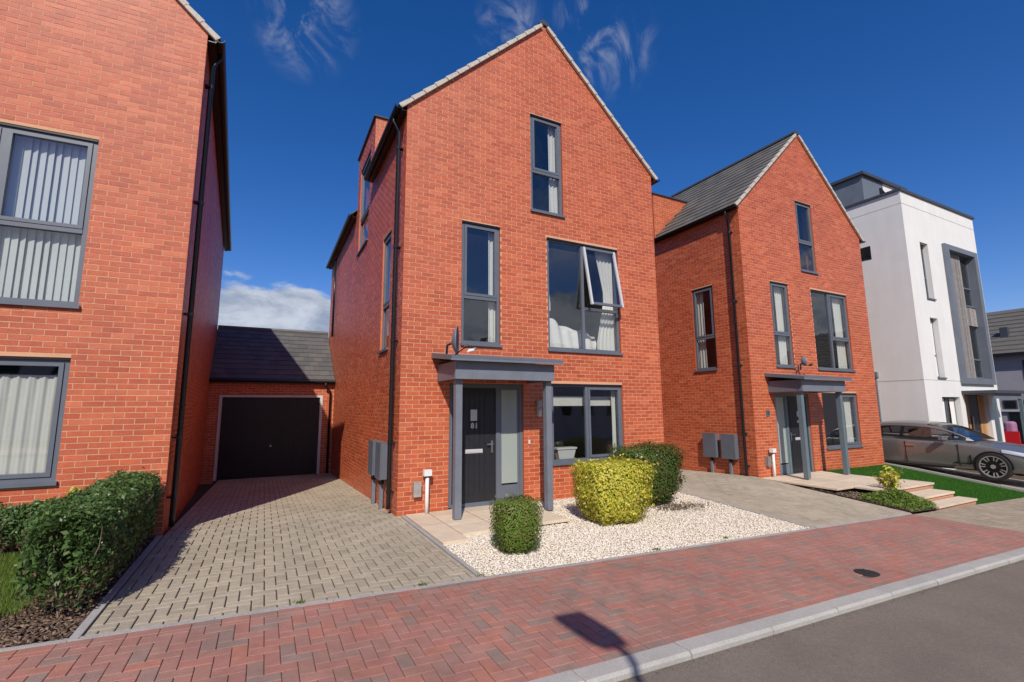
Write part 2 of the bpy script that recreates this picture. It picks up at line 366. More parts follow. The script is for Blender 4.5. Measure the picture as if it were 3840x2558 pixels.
# left house side wall cuts in a little at the back
pave(dv, rc, 'drive_paver', .005, jz=.002)
d2 = sheet('neighbour_driveway', 5.84, 8.92, -3.19, 9, -.012, 'joint_dark', 6, 20)
pave(d2, herring(5.86, 8.90, -3.18, 6.5, .006), 'drive_paver', .004, nsingle=200)
d3 = sheet('crossover', 8.8, 26, -5.11, -3.24, -.012, 'joint_dark', 30, 2)
pave(d3, herring(8.81, 18.5, -5.10, -3.25, .005), 'beige_paver', .004, nsingle=200)
d4 = sheet('parking_drive', 15.05, 17.95, -3.24, 7, -.008, 'joint_dark', 6, 14)
pave(d4, herring(15.1, 17.9, -3.2, 5.0, .006), 'beige_paver', .004, nsingle=60)
def edging_run(name, pts, w, m='edging', up=.006, seg=.9, parent=None):
    """concrete edging along a polyline, cut into units"""
    root = parent
    for (a, b_) in zip(pts[:-1], pts[1:]):
        a = Vector((*a, 0)); b_ = Vector((*b_, 0)); L = (b_-a).length; d = (b_-a)/L; nrm = Vector((-d.y, d.x, 0)); n = max(1, round(L/seg))
        for k in range(n):
            p = a+d*(L*k/n+.002); q = a+d*(L*(k+1)/n-.002); mb = MB(); vs = []
            for base, top in ((-.05, 0), (up, 1)):
                for v in (p-nrm*w/2, q-nrm*w/2, q+nrm*w/2, p+nrm*w/2): vs.append((v.x, v.y, zg(v.x, v.y)+base))
            mb.add(vs, [(0,3,2,1),(4,5,6,7),(0,1,5,4),(1,2,6,5),(2,3,7,6),(3,0,4,7)]); mb.build(name, m, root, tf=False)
edging_run('edging', [(-3.12, -3.24), (-3.12, -.05)], .06, parent=dv, up=.008)
edging_run('edging', [(-3.15, -3.215), (5.82, -3.215)], .05, parent=dv, up=.004)
edging_run('edging', [(.09, -3.19), (.09, -.02)], .05, parent=dv, up=.006)
edging_run('edging', [(5.80, -3.19), (5.80, .0)], .05, parent=d2, up=.008)
edging_run('edging', [(5.84, -3.215), (8.8, -3.215)], .05, parent=d2, up=.004)
edging_run('edging', [(15.0, -3.3), (15.0, .2)], .13, 'kerb', parent=d4, up=.05)
GUTTER = True
# manhole cover in the pavement
b = MB(); zc = zg(4.1, -4.78)+.003; vs = [(4.1+.12*math.cos(t*math.pi/12), -4.78+.12*math.sin(t*math.pi/12), zc+z-.0315*.12*math.cos(t*math.pi/12)) for z in (-.02, .004) for t in range(24)]
b.add(vs, [tuple(range(24, 48))]+[(t, (t+1) % 24, (t+1) % 24+24, t+24) for t in range(24)])
mh = b.build('manhole_cover', 'manhole'); tag(mh, 'small dark round cover set in the red block pavement near the kerb', 'manhole cover')
for k in range(5):
    b = MB(); b.box(4.02, 4.18, -4.85+k*.033, -4.838+k*.033, zc+.002, zc+.009); b.build('rib', 'manhole', mh)

# ------------------------------------------------------------------ houses
def clip_poly(poly, hp):
    for (a, b_, c) in hp:          # keep a*s+b*z<=c
        out = []
        for i in range(len(poly)):
            p, q = poly[i], poly[(i+1) % len(poly)]; dp = a*p[0]+b_*p[1]-c; dq = a*q[0]+b_*q[1]-c
            if dp <= 1e-9: out.append(p)
            if dp*dq < -1e-14 and (dp > 0) != (dq > 0):
                t = dp/(dp-dq); out.append((p[0]+(q[0]-p[0])*t, p[1]+(q[1]-p[1])*t))
        poly = out
        if len(poly) < 3: return []
    return poly
def halfplanes(outline):           # ccw convex outline
    hp = []
    for i in range(len(outline)):
        (x0, z0), (x1, z1) = outline[i], outline[(i+1) % len(outline)]; dx, dz = x1-x0, z1-z0
        hp.append((dz, -dx, dz*x0-dx*z0))
    return hp
class Bricks:
    def __init__(s): s.items = []; s.MW = None
    def wall(s, name, parent, O, U, N, outline, openings, depth=.12, zmin_brick=0, inner=True):
        """one wall plane: mortar body with reveals, plus its bricks"""
        O, U, N = Vector(O), Vector(U), Vector(N); Z = Vector((0, 0, 1)); P = lambda a, z, n=0: O+U*a+Z*z+N*n
        hp = halfplanes(outline); b = MB()
        xs = sorted({p[0] for p in outline} | {o[0] for o in openings} | {o[1] for o in openings})
        lo, hi = min(p[0] for p in outline), max(p[0] for p in outline); xs = [x for x in xs if lo <= x <= hi]
        zlo, zhi = min(p[1] for p in outline), max(p[1] for p in outline)
        for a, c in zip(xs[:-1], xs[1:]):
            if c-a < 1e-5: continue
            m = (a+c)/2; cuts = [zlo]
            for o in sorted((o for o in openings if o[0] < m < o[1]), key=lambda o: o[2]): cuts += [max(zlo, min(zhi, o[2])), max(zlo, min(zhi, o[3]))]
            cuts.append(zhi)
            for z0, z1 in zip(cuts[::2], cuts[1::2]):
                if z1-z0 < 1e-5: continue
                pl = clip_poly([(a, z0), (c, z0), (c, z1), (a, z1)], hp)
                if pl:
                    b.mi = 0; b.quad(*[P(*p) for p in pl])
                    if inner: b.mi = 1; b.quad(*[P(*p, -.28) for p in pl][::-1])
        b.mi = 0
        for (a, c, z0, z1) in openings:
            z0c, z1c = max(z0, zlo), min(z1, zhi)
            if z1c <= z0c: continue
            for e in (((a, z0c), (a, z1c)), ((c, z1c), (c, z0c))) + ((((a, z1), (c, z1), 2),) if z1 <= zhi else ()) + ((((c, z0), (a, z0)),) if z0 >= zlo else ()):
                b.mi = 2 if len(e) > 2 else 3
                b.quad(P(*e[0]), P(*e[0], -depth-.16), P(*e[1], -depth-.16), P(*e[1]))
        w = b.build(name, ['mortar', 'plaster', 'anthracite_dark', 'brick'], parent)
        k0 = int(math.floor(zlo/.075)); k1 = int(math.ceil(zhi/.075)); ex = .004
        for k in range(k0, k1+1):
            zb, zt = k*.075+.006, k*.075+.069
            if zt <= zlo+.01 or zb >= zhi-.01: continue
            off = 0 if k % 2 else -.1125; x = lo-ex+off-.0
            segs = []
            while x < hi+ex:
                a, c = max(x, lo-ex), min(x+.213, hi+ex)
                if c-a > .03:
                    parts = [(a, c)]
                    for o in openings:
                        if o[2] < zt-.005 and o[3] > zb+.005:
                            np_ = []
                            for (p, q) in parts:
                                if q <= o[0] or p >= o[1]: np_.append((p, q))
                                else:
                                    if o[0]-p > .03: np_.append((p, o[0]))
                                    if q-o[1] > .03: np_.append((o[1], q))
                            parts = np_
                    segs += parts
                x += .225
            for (p, q) in segs:
                jz = random.uniform(-.0018, .0018)
                inside = all(h[0]*X+h[1]*Zz <= h[2]+.0051*(abs(h[0]) > 0 and h[1] == 0)+1e-6 for h in hp for X, Zz in ((p, zb), (q, zb), (p, zt), (q, zt)))
                pl = [(p, zb+jz), (q, zb+jz), (q, zt+jz), (p, zt+jz)]
                if not inside:
                    pl = clip_poly(pl, [(h[0], h[1], h[2]+(.005 if h[1] == 0 else 0)) for h in hp])
                    if len(pl) < 3: continue
                    ar = abs(sum(pl[i][0]*pl[(i+1) % len(pl)][1]-pl[(i+1) % len(pl)][0]*pl[i][1] for i in range(len(pl))))/2
                    if ar < .002: continue
                s.items.append((w, O, U, N, pl, random.uniform(.0022, .0042)))
        return w
    def finish(s, nsingle=300):
        M = s.MW @ (MB.TF if MB.TF else Matrix()); sc = []
        for it in s.items:
            w, O, U, N, pl, h = it; c = M @ (O+U*pl[0][0]+Vector((0, 0, 1))*pl[0][1]); Nw = ((M @ (O+N))-(M @ O)).normalized(); d = CAM-c
            v = inview(*c, margin=.98); sc.append(v*v*max(0, Nw.dot(d.normalized())) if len(pl) == 4 and abs(pl[1][0]-pl[0][0]) > .09 else 0)
        order = sorted(range(len(s.items)), key=lambda i: -sc[i]); rest = {}
        for n, i in enumerate(order):
            w, O, U, N, pl, h = s.items[i]
            k = len(pl); t = [O+U*p[0]+Vector((0, 0, p[1]))+N*h for p in pl]; bt = [O+U*p[0]+Vector((0, 0, p[1]))-N*.001 for p in pl]
            if U.cross(Vector((0, 0, 1))).dot(N) > 0: fs = [tuple(range(k))]+[(j, j+k, (j+1) % k+k, (j+1) % k) for j in range(k)]
            else: fs = [tuple(range(k))[::-1]]+[(j, (j+1) % k, (j+1) % k+k, j+k) for j in range(k)]
            if n < nsingle and sc[i] > 0:
                b = MB(); b.add(t+bt, fs); b.build('brick', 'brick', w)
            else:
                b = rest.setdefault(w.name, (w, MB()))[1]; b.add(t+bt, fs)
        for w, b in rest.values(): b.build('bricks', 'brick', w, 'stuff')

def window(parent, O, U, N, s0, s1, z0, z1, mull=None, trans=None, sash=(), curtain=None, inset=.035, fm='anthracite', opensash=None, sill=True, glassm='window_glass'):
    """frame fixed in the opening; columns split at mull, the listed columns split at trans"""
    O, U, N = Vector(O), Vector(U), Vector(N); Z = Vector((0, 0, 1))
    def bx(b, a, c, za, zb, n0, n1):
        vs = [O+U*s_+Z*z+N*n for n in (n0, n1) for (s_, z) in ((a, za), (c, za), (c, zb), (a, zb))]
        fs = [(0,1,2,3),(7,6,5,4),(0,4,5,1),(1,5,6,2),(2,6,7,3),(3,7,4,0)]
        if U.cross(Z).dot(N) < 0: fs = [f[::-1] for f in fs]
        b.add(vs, fs); return b
    def ring(b, a, c, za, zb, w, n0, n1):
        bx(b, a, a+w, za, zb, n0, n1); bx(b, c-w, c, za, zb, n0, n1); bx(b, a+w, c-w, zb-w, zb, n0, n1); bx(b, a+w, c-w, za, za+w, n0, n1)
    a, c, za, zb = s0+.006, s1-.006, z0+.004, z1-.004; f = MB(); w = .055; n1 = -inset; n0 = -inset-.07
    ring(f, a, c, za, zb, w, n0, n1)
    f.mi = 1; bx(f, a, c, zb-.028, zb-.003, n1+.001, n1+.03); f.mi = 0
    cols = [(a+w, c-w)]
    if mull: bx(f, mull-.03, mull+.03, za+w, zb-w, n0+.002, n1+.004); cols = [(a+w, mull-.03), (mull+.03, c-w)]
    cells = []
    for i, (p, q) in enumerate(cols):
        if trans and (i in trans[1]):
            bx(f, p, q, trans[0]-.03, trans[0]+.03, n0+.004, n1+.008); cells += [(p, q, za+w, trans[0]-.03, False), (p, q, trans[0]+.03, zb-w, i in sash)]
        else: cells.append((p, q, za+w, zb-w, i in sash))
    win = f.build('window', [fm, 'black_plastic'], parent)
    for (p, q, z_0, z_1, is_s) in cells:
        n = n1-.03
        if opensash is not None and is_s:
            ang = opensash; H = z_1-z_0; pv_ = O+Z*z_1+N*(n1+.01)
            def T(s_, z, nn): # rotate about top hinge
                dz = z-z_1; v = pv_+U*s_+Z*(dz*math.cos(ang)-0)+N*(-dz*math.sin(ang))+ (N*math.cos(ang)+Z*math.sin(ang))*nn; return v
            b = MB()
            for (x0, x1, y0, y1, mi) in ((p, p+.05, z_0, z_1, 1), (q-.05, q, z_0, z_1, 1), (p+.05, q-.05, z_1-.05, z_1, 0), (p+.05, q-.05, z_0, z_0+.05, 0)):
                vs = [T(s_, z, nn) for nn in (-.03, .012) for (s_, z) in ((x0, y0), (x1, y0), (x1, y1), (x0, y1))]
                b.mi = mi; b.add(vs, [(0,1,2,3),(7,6,5,4),(0,4,5,1),(1,5,6,2),(2,6,7,3),(3,7,4,0)])
            so_ = b.build('sash', [fm, 'sash_edge'], win)
            g = MB(); g.quad(T(p+.045, z_0+.045, -.01), T(q-.045, z_0+.045, -.01), T(q-.045, z_1-.045, -.01), T(p+.045, z_1-.045, -.01)); g.build('pane', glassm, win)
            for s_ in (p+.02, q-.02):
                g = MB(); e = T(s_, z_0+.05, -.02); st = O+U*s_+Z*(z_0+.02)+N*(n1); g.tube([st, e], .007, 6); g.build('stay', 'black_plastic', win)
            continue
        if is_s:
            b = MB(); ring(b, p+.003, q-.003, z_0+.003, z_1-.003, .048, n0+.01, n1+.016); b.build('sash', fm, win); p, q, z_0, z_1 = p+.045, q-.045, z_0+.045, z_1-.045; n = n1-.015
        g = MB(); vs = [O+U*p+Z*z_0+N*n, O+U*q+Z*z_0+N*n, O+U*q+Z*z_1+N*n, O+U*p+Z*z_1+N*n]
        g.quad(*(vs if U.cross(Z).dot(N) > 0 else vs[::-1])); g.build('pane', glassm, win)
    if sill:
        b = MB(); bx(b, s0-.02, s1+.02, z0-.028, z0+.006, -inset-.06, .045); bx(b, s0-.02, s1+.02, z0-.04, z0-.027, .032, .046); b.build('sill', 'anthracite_dark' if fm != 'anthracite' else fm, win)
    if curtain:
        for (x0, x1, c0, c1, zt_, zb_, kind) in curtain:
            b = MB(); nn = -.17
            if kind == 'slat':
                x = x0; i = 0
                while x < x1-.02:
                    an = math.radians(24+random.uniform(-10, 10)); hw = .046; ca, sa = math.cos(an)*hw, math.sin(an)*hw; xm = x+.04
                    b.quad(O+U*(xm-ca)+Z*zb_+N*(nn-sa), O+U*(xm+ca)+Z*zb_+N*(nn+sa), O+U*(xm+ca)+Z*zt_+N*(nn+sa), O+U*(xm-ca)+Z*zt_+N*(nn-sa)); x += .08
                b.build('blind', 'blind', win); b = MB(); b.quad(O+U*x0+Z*zb_+N*(nn-.06), O+U*x1+Z*zb_+N*(nn-.06), O+U*x1+Z*zt_+N*(nn-.06), O+U*x0+Z*zt_+N*(nn-.06)); b.build('blind_backing', 'backing_cloth', win)  # backing sheet added to lighten the slat gaps and suggest translucency
            else:
                nseg = max(10, int(max(x1-x0, .1)/.012)); rows = 10; vs = []
                for j in range(rows+1):
                    t = j/rows; z = zt_+(zb_-zt_)*t
                    if kind == 'gather': wq = .55+.45*abs(1-2*min(1, t/.9)) if t < .9 else 1
                    else: wq = 1
                    for i in range(nseg+1):
                        s_ = i/nseg; xq = x1-(x1-x0)*wq*(1-s_)if c0 == 1 else x0+(x1-x0)*wq*s_
                        vs.append(O+U*xq+Z*z+N*(nn+(.013*math.sin(s_*(x1-x0)/.13*6.28+.9*math.sin(t*3)+s_*5)+.006*math.sin(s_*(x1-x0)/.05*6.28))))
                b.add(vs, [(j*(nseg+1)+i, (j+1)*(nseg+1)+i, (j+1)*(nseg+1)+i+1, j*(nseg+1)+i+1) for j in range(rows) for i in range(nseg)])
                b.build('curtain', 'curtain', win, smooth=True)
    return win

WD, HE, HA, DP = 5.91, 7.25, 10.05, 11.0; SL = (HA-HE)/(WD/2); XA = WD/2
YD0, YD1, ZD = 3.05, 5.35, 8.8
def tiled_slope(parent, A, right, up, nrm, W_, L_, m, single=100, gauge=.30, tw=.30, keep=None):
    """A lower left corner; tiles laid in overlapping rows, each tail raised over the row below"""
    A, right, up, nrm = Vector(A), Vector(right), Vector(up), Vector(nrm); nr = int(math.ceil(L_/gauge)); nc = int(math.ceil(W_/tw))
    M = HM @ (MB.TF if MB.TF else Matrix()); items = []
    for r in range(nr):
        for c in range(nc+1):
            off = (tw/2 if r % 2 else 0); x0, x1 = max(0, c*tw-off), min(W_, (c+1)*tw-off)
            if x1-x0 < .03: continue
            y0, y1 = r*gauge, min(L_, (r+1)*gauge+.02)
            if keep and not keep((x0+x1)/2, (y0+y1)/2): continue
            j = random.uniform(-.002, .002); g_ = .002
            vs = [A+right*x+up*y+nrm*z for (x, y, z) in ((x0+g_, y0, .012), (x1-g_, y0, .012), (x1-g_, y1, .002), (x0+g_, y1, .002), (x0+g_, y0, .036+j), (x1-g_, y0, .036+j), (x1-g_, y1, .016), (x0+g_, y1, .016))]
            cc = M @ vs[4]; v = inview(*cc, margin=.99); Nw = ((M @ (A+nrm))-(M @ A)); items.append((v*max(0, Nw.dot((CAM-cc).normalized())), vs))
    items.sort(key=lambda t: -t[0]); rest = MB(); fs = [(4,5,6,7),(0,1,5,4),(1,2,6,5),(3,0,4,7)]
    for n, (v, vs) in enumerate(items):
        if n < single and v > 0: b = MB(); b.add(vs, fs); b.build('roof_tile', m, parent)
        else: rest.add(vs, fs)
    rest.build('roof_tiles', m, parent, 'stuff')

def house(name, loc, label, opts, tf=None):
    global HM
    root = empty(name, loc, label, 'house', 'three storey red brick gabled houses'); MB.TF = tf; HM = Matrix.Translation(loc)
    BR = Bricks(); BR.MW = HM; zb = -.45
    ops = [(2.581, 3.369, 5.722, 7.859), (1.081, 1.878, 2.893, 5.228), (2.94, 4.788, 2.875, 5.204), (2.989, 4.78, .662, 2.199), (.874, 2.358, -.0, 2.17)]
    F = ((0, 0, 0), (1, 0, 0), (0, -1, 0))
    BR.wall('wall', root, *F, [(0, zb), (WD, zb), (WD, HE), (XA, HA), (0, HE)], ops)
    Ls = ((0, 0, 0), (0, 1, 0), (-1, 0, 0))
    sops = [(3.55, 4.95, 5.85, 8.25), (.98, 1.72, 2.86, 5.22)]
    BR.wall('wall', root, *Ls, [(0, zb), (DP, zb), (DP, HE), (0, HE)], sops)
    BR.wall('wall', root, *Ls, [(YD0, HE+.0001), (YD1, HE+.0001), (YD1, ZD), (YD0, ZD)], sops)
    xr = (ZD-HE)/SL
    BR.wall('wall', root, (0, YD0, 0), (1, 0, 0), (0, -1, 0), [(0, HE), (xr, ZD), (0, ZD)], [], inner=False)
    BR.wall('wall', root, (WD, 0, 0), (0, 1, 0), (1, 0, 0), [(0, zb), (DP, zb), (DP, HE), (0, HE)], [])
    b = MB(); b.quad((WD, DP, zb), (0, DP, zb), (0, DP, HE), (XA, DP, HA), (WD, DP, HE)); b.build('wall', 'brick', root); b = MB(); b.quad((0, YD1, HE), (xr, YD1, ZD), (0, YD1, ZD)); b.build('dormer_cheek', 'brick', root)
    BR.finish(opts.get('nb', 300))
    # rooms behind the windows
    b = MB()
    for z in (-.05, 2.62, 5.33): b.quad((.28, .28, z), (WD-.28, .28, z), (WD-.28, DP-.3, z), (.28, DP-.3, z))
    for z in (2.38, 5.1): b.quad((.28, .28, z), (WD-.28, .28, z), (WD-.28, DP-.3, z), (.28, DP-.3, z))
    b.quad((.28, 3.6, -.1), (WD-.28, 3.6, -.1), (WD-.28, 3.6, HE), (XA, 3.6, HA-.3), (.28, 3.6, HE)); b.quad((2.45, .28, -.1), (2.45, 3.6, -.1), (2.45, 3.6, 5.1), (2.45, .28, 5.1)); b.build('room', 'plaster', root)
    # roof
    rf = MB(); t = .05; oh = .10
    for sx in (0, 1):
        ex = (-.14 if sx == 0 else WD+.14); ez = HE-SL*.14+.03
        pts = [(ex, -.03, ez), (XA, -.03, HA+.03), (XA, DP+.05, HA+.03), (ex, DP+.05, ez)]
        if sx: rf.quad(*pts[::-1])
        if not sx:
            # leave out the strip in front of the dormer
            for y0, y1, x0 in ((-.03, YD0, ex), (YD0, YD1, xr), (YD1, DP+.05, ex)):
                z0 = HE+SL*x0+.03; rf.quad((x0, y0, z0), (XA, y0, HA+.03), (XA, y1, HA+.03), (x0, y1, z0))
    roof = rf.build('roof', 'anthracite_dark', root)
    cs, sn = math.cos(math.atan(SL)), math.sin(math.atan(SL)); LS = (XA+.14)/cs
    dl = (xr+.14)/cs
    tiled_slope(roof, (-.15, DP+.05, HE-SL*.14+.03), (0, -1, 0), (cs, 0, sn), (-sn, 0, cs), DP+.09, LS, 'slate_tile', 300 if opts.get('left_roof') else 60,
                keep=lambda x, y: not (DP+.05-YD1 < x < DP+.05-YD0 and y < dl-.05))
    tiled_slope(roof, (WD+.15, -.04, HE-SL*.14+.03), (0, 1, 0), (-cs, 0, sn), (sn, 0, cs), DP+.09, LS, 'slate_tile', 0)
    y = -.04
    while y < DP:
        b = MB(); b.add([(XA+.13*math.cos(a), y_, HA+.0+.13*math.sin(a)*.9) for y_ in (y, min(y+.44, DP+.05)) for a in [math.pi*k/6 for k in range(7)]], [(k, k+1, k+8, k+7) for k in range(6)]+[tuple(range(7))[::-1]]); b.build('ridge_tile', 'anthracite_dark', roof); y += .45
    # verge units stepping up both gable slopes
    nv = int(LS/.30)
    for sx in (-1, 1):
        for k in range(nv+1):
            s0, s1 = k*.30, min(k*.30+.315, LS-.1)
            if s1-s0 < .05: continue
            q = []
            ex = (-.14 if sx < 0 else WD+.14)
            for (s_, h) in ((s0, -.035), (s1, -.035), (s1, .030), (s0, .050)):
                dx = s_*cs-h*sn; dz = s_*sn+h*cs; q.append((ex+dx if sx < 0 else ex-dx, -.065, HE-SL*.14+.03+dz))
            b = MB(); b.prism(q if sx > 0 else q[::-1], (0, .055, 0)); b.build('verge_cap', 'verge', roof)
    # undercloak, fascia, gutters
    for sx in (0, 1):
        ex = -.02 if sx == 0 else WD+.02; sg = -1 if sx == 0 else 1
        for (y0, y1) in (((-.05, YD0), (YD1, DP)) if sx == 0 else ((-.05, DP),)):
            b = MB(); b.box(ex, ex+sg*.10, y0, y1, HE-.17, HE-.155); b.box(ex+sg*.09, ex+sg*.11, y0, y1, HE-.155, HE-.10); b.build('fascia', 'black_plastic', root)
            b = MB(); n = 8; vs = []; gx = ex+sg*.155
            for y_ in (y0-.02, y1):
                for k in range(n+1): a = math.pi+math.pi*k/n; vs.append((gx+.062*math.cos(a), y_, HE-.095+.062*math.sin(a)))
                for k in range(n+1): a = 2*math.pi-math.pi*k/n; vs.append((gx+.056*math.cos(a), y_, HE-.095+.056*math.sin(a)))
            m = 2*(n+1); b.add(vs, [(k, (k+1) % m, (k+1) % m+m, k+m) for k in range(m)]+[tuple(range(m))[::-1], tuple(range(m, 2*m))]); b.build('gutter', 'black_plastic', root)
        if sx == 1 and not opts.get('right_pipe'): continue
        if sx == 0 and opts.get('no_left_pipe'): continue
        px = ex+sg*.065; yp = .26 if sx == 0 else .22
        b = MB(); zbot = opts.get('pipe_z', .06)
        b.tube([(gx, yp, HE-.15), (gx, yp, HE-.22), (px, yp, HE-.42), (px, yp, zbot+.12), (px, yp, zbot+.02)], .036, 10); dp = b.build('downpipe', 'black_plastic', root, smooth=True)
        for z in (6.5, 4.6, 2.9, 1.15, .35):
            b = MB(); b.tube([(px, yp, z-.03), (px, yp, z+.03)], .042, 10); b.box(ex-.03*sg, px, yp-.05, yp+.05, z-.012, z+.012); b.build('bracket', 'black_plastic', dp)
        if sx == 0:
            b = MB(); b.tube([(px, 9.2, HE-.3), (px, 9.2, 4.2)], .036, 8); b.build('downpipe', 'black_plastic', root, smooth=True)
    # dormer head
    b = MB(); b.box(-.05, xr+.12, YD0-.05, YD1+.05, ZD, ZD+.035); b.build('dormer_roof', 'anthracite_dark', root)
    # windows
    cw = opts['curtains']
    window(root, *F, *ops[0], trans=(6.60, [0]), sash=[0], curtain=cw.get('top'))
    window(root, *F, *ops[1], trans=(3.77, [0]), sash=[0], curtain=cw.get('small'))
    window(root, *F, *ops[2], mull=3.84, trans=(3.79, [1]) if not opts.get('left_tr') else (3.89, [0, 1]), sash=[1] if not opts.get('left_tr') else [0, 1], opensash=opts.get('open'), curtain=cw.get('big'))
    if not opts.get('left_tr'): window(root, *F, *ops[3], mull=3.86, sash=[1], curtain=cw.get('ground'))
    else: window(root, *F, *ops[3], mull=3.5, sash=[1], curtain=cw.get('ground'))
    for i, o in enumerate(sops): window(root, *Ls, *o, trans=(o[2]+.9, [0]), sash=[0], mull=None, curtain=cw.get('side') if i else None)
    # front door set
    mirror = opts.get('mirror'); x0, x1, zs = .874, 2.358, .03
    X = (lambda x: x0+x1-x) if mirror else (lambda x: x)
    fmn = 'teal_grey' if mirror else 'anthracite'
    b = MB()
    for (a, c, z0_, z1_) in ((x0+.004, x0+.07, zs, 2.165), (x1-.07, x1-.004, zs, 2.165), (x0+.07, x1-.07, 2.095, 2.165), (x0+.07, x1-.07, zs-.02, zs+.05), (1.80, 1.875, zs+.05, 2.095)):
        b.box(X(a), X(c), .035, .115, z0_, z1_)
    df = b.build('door_frame', fmn, root)
    b = MB(); b.box(X(x0-.0), X(x1), -.03, .05, zs-.05, zs-.02); b.build('threshold', 'steel_matt', df)
    b = MB(); b.box(X(1.875), X(x1-.07), .05, .09, zs+.05, .33); b.build('panel', fmn, df)
    b = MB(); b.box(X(1.875+.04), X(x1-.11), .06, .075, .36, 2.06); b.build('sidelight', 'frosted', df)
    b = MB(); b.box(X(1.875), X(1.915), .05, .09, .33, 2.095); b.box(X(x1-.11), X(x1-.07), .05, .09, .33, 2.095); b.box(X(1.915), X(x1-.11), .05, .09, 2.06, 2.095); b.build('glazing_bar', fmn, df)
    b = MB(); b.box(X(x0+.07), X(1.80), .062, .105, zs+.05, 2.095); door = b.build('door', 'black_door', root)
    n = 6; w_ = (1.80-x0-.07-.24)/n
    for k in range(n):
        a = x0+.07+.12+k*w_; b = MB(); b.box(X(a+.004), X(a+w_-.004), .054, .062, .22, 1.97); b.build('board', 'black_door', door)
    cx = 1.365
    b = MB(); b.box(X(cx-.17), X(cx+.17), .046, .055, .93, 1.0); b.box(X(cx-.15), X(cx+.15), .040, .047, .945, .985); b.build('letter_plate', 'steel_matt', door)
    b = MB(); b.box(X(1.70), X(1.74), .042, .056, .92, 1.14); b.tube([(X(1.72), .05, 1.08), (X(1.72), -.0, 1.08), (X(1.60), -.0, 1.08)], .011, 8); b.build('handle', 'steel', door)
    b = MB(); b.box(X(cx-.065), X(cx+.06), .050, .058, 1.50, 1.70) if not mirror else b.box(X(cx-.03), X(cx+.03), .03, .056, 1.55, 1.70); b.build('knocker', 'steel_matt', door)
    if opts.get('number'):
        for i, ch in enumerate(opts['number']):
            cu = bpy.data.curves.new('digit', 'FONT'); cu.body = ch; cu.size = .13; cu.extrude = .004; cu.offset = .004
            tmp = bpy.data.objects.new('tmp', cu); COL.objects.link(tmp); dg = bpy.context.evaluated_depsgraph_get(); me = bpy.data.meshes.new_from_object(tmp.evaluated_get(dg)); bpy.data.objects.remove(tmp)
            me.transform(Matrix.Translation((cx-.062+i*.075, .050, 1.37)) @ Matrix.Rotation(math.pi/2, 4, 'X'));  me.materials.clear(); me.materials.append(MATS['steel_matt'])
            o = bpy.data.objects.new('number', me); COL.objects.link(o); o.parent = door
    else:
        b = MB(); b.tube([(X(cx), .055, 1.42), (X(cx), .045, 1.42)], .035, 12); b.build('number_disc', 'steel_matt', door)
    # porch canopy on two posts
    if opts.get('porch', True):
        zl = .045; pc = 'post_grey'
        b = MB(); c0, c1, yf = .535, 2.60, -1.02
        b.add([(c0, .0, 2.60), (c1, .0, 2.60), (c1, yf, 2.475), (c0, yf, 2.475), (c0, .0, 2.69), (c1, .0, 2.69), (c1, yf, 2.545), (c0, yf, 2.545)], [(0,1,2,3)[::-1],(4,5,6,7)[::-1],(0,1,5,4)[::-1],(1,2,6,5)[::-1],(2,3,7,6)[::-1],(3,0,4,7)[::-1]])
        po = b.build('porch', 'anthracite', root)
        b = MB(); b.box(c0-.012, c1+.012, yf-.014, yf, 2.47, 2.50); b.build('trim', 'post_grey', po)
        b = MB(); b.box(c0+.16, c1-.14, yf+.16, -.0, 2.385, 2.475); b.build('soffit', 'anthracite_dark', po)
        b = MB(); b.box(c0+.11, c1-.11, yf+.12, yf+.16, 2.19, 2.475); b.build('beam', 'post_grey', po)
        for xs_ in (c0+.11, c1-.15): b = MB(); b.box(xs_, xs_+.04, yf+.16, -.0, 2.19, 2.475); b.build('beam', 'anthracite', po)
        for k, xc in enumerate((.745, 2.425)):
            b = MB(); b.box(xc-.055, xc+.055, -.81, -.70, opts.get('post_z', (.02, .02))[k], 2.20); b.build('post', pc if not mirror else 'teal_grey', po)
    MB.TF = None
    return root
random.seed(21)
main = house('brick_house', (0, 0, 0), 'red brick gabled house with an open upstairs sash and a white gravel garden',
    dict(nb=300, open=math.radians(10.5), number='81', post_z=(.03, .0), curtains=dict(
        top=[(3.12, 3.36, 1, 0, 7.9, 5.7, 'plain')], small=[(1.70, 1.86, 1, 0, 5.2, 2.9, 'plain')],
        big=[(2.93, 3.10, 0, 0, 5.15, 3.7, 'gather'), (4.28, 4.76, 1, 0, 5.15, 2.9, 'gather')], ground=[(4.60, 4.78, 1, 0, 2.15, .72, 'plain')], side=[(.98, 1.2, 0, 0, 5.2, 2.9, 'plain')])))
right = house('brick_house', (8.955, -.048, -.107), 'red brick gabled house between two driveways with its grey tiled roof slope in view',
    dict(nb=300, left_roof=True, mirror=True, post_z=(.1, .1), curtains=dict(
        top=[(2.6, 2.8, 0, 0, 7.8, 5.75, 'plain')], small=[(1.5, 1.86, 1, 0, 5.2, 2.9, 'plain')],
        big=[(4.3, 4.75, 1, 0, 5.15, 2.9, 'plain')], ground=[(2.99, 3.15, 0, 0, 2.15, .72, 'plain'), (4.35, 4.76, 1, 0, 2.15, .72, 'plain')], side=[(1.45, 1.72, 1, 0, 5.2, 2.9, 'plain')])))
ex = Vector((.9990, -.035, 0)); ey = Vector((-.046, 1, 0))
TFL = Matrix(((ex.x, ey.x, 0, -ex.x*WD), (ex.y, ey.y, 0, -ex.y*WD), (0, 0, 1, 0), (0, 0, 0, 1)))
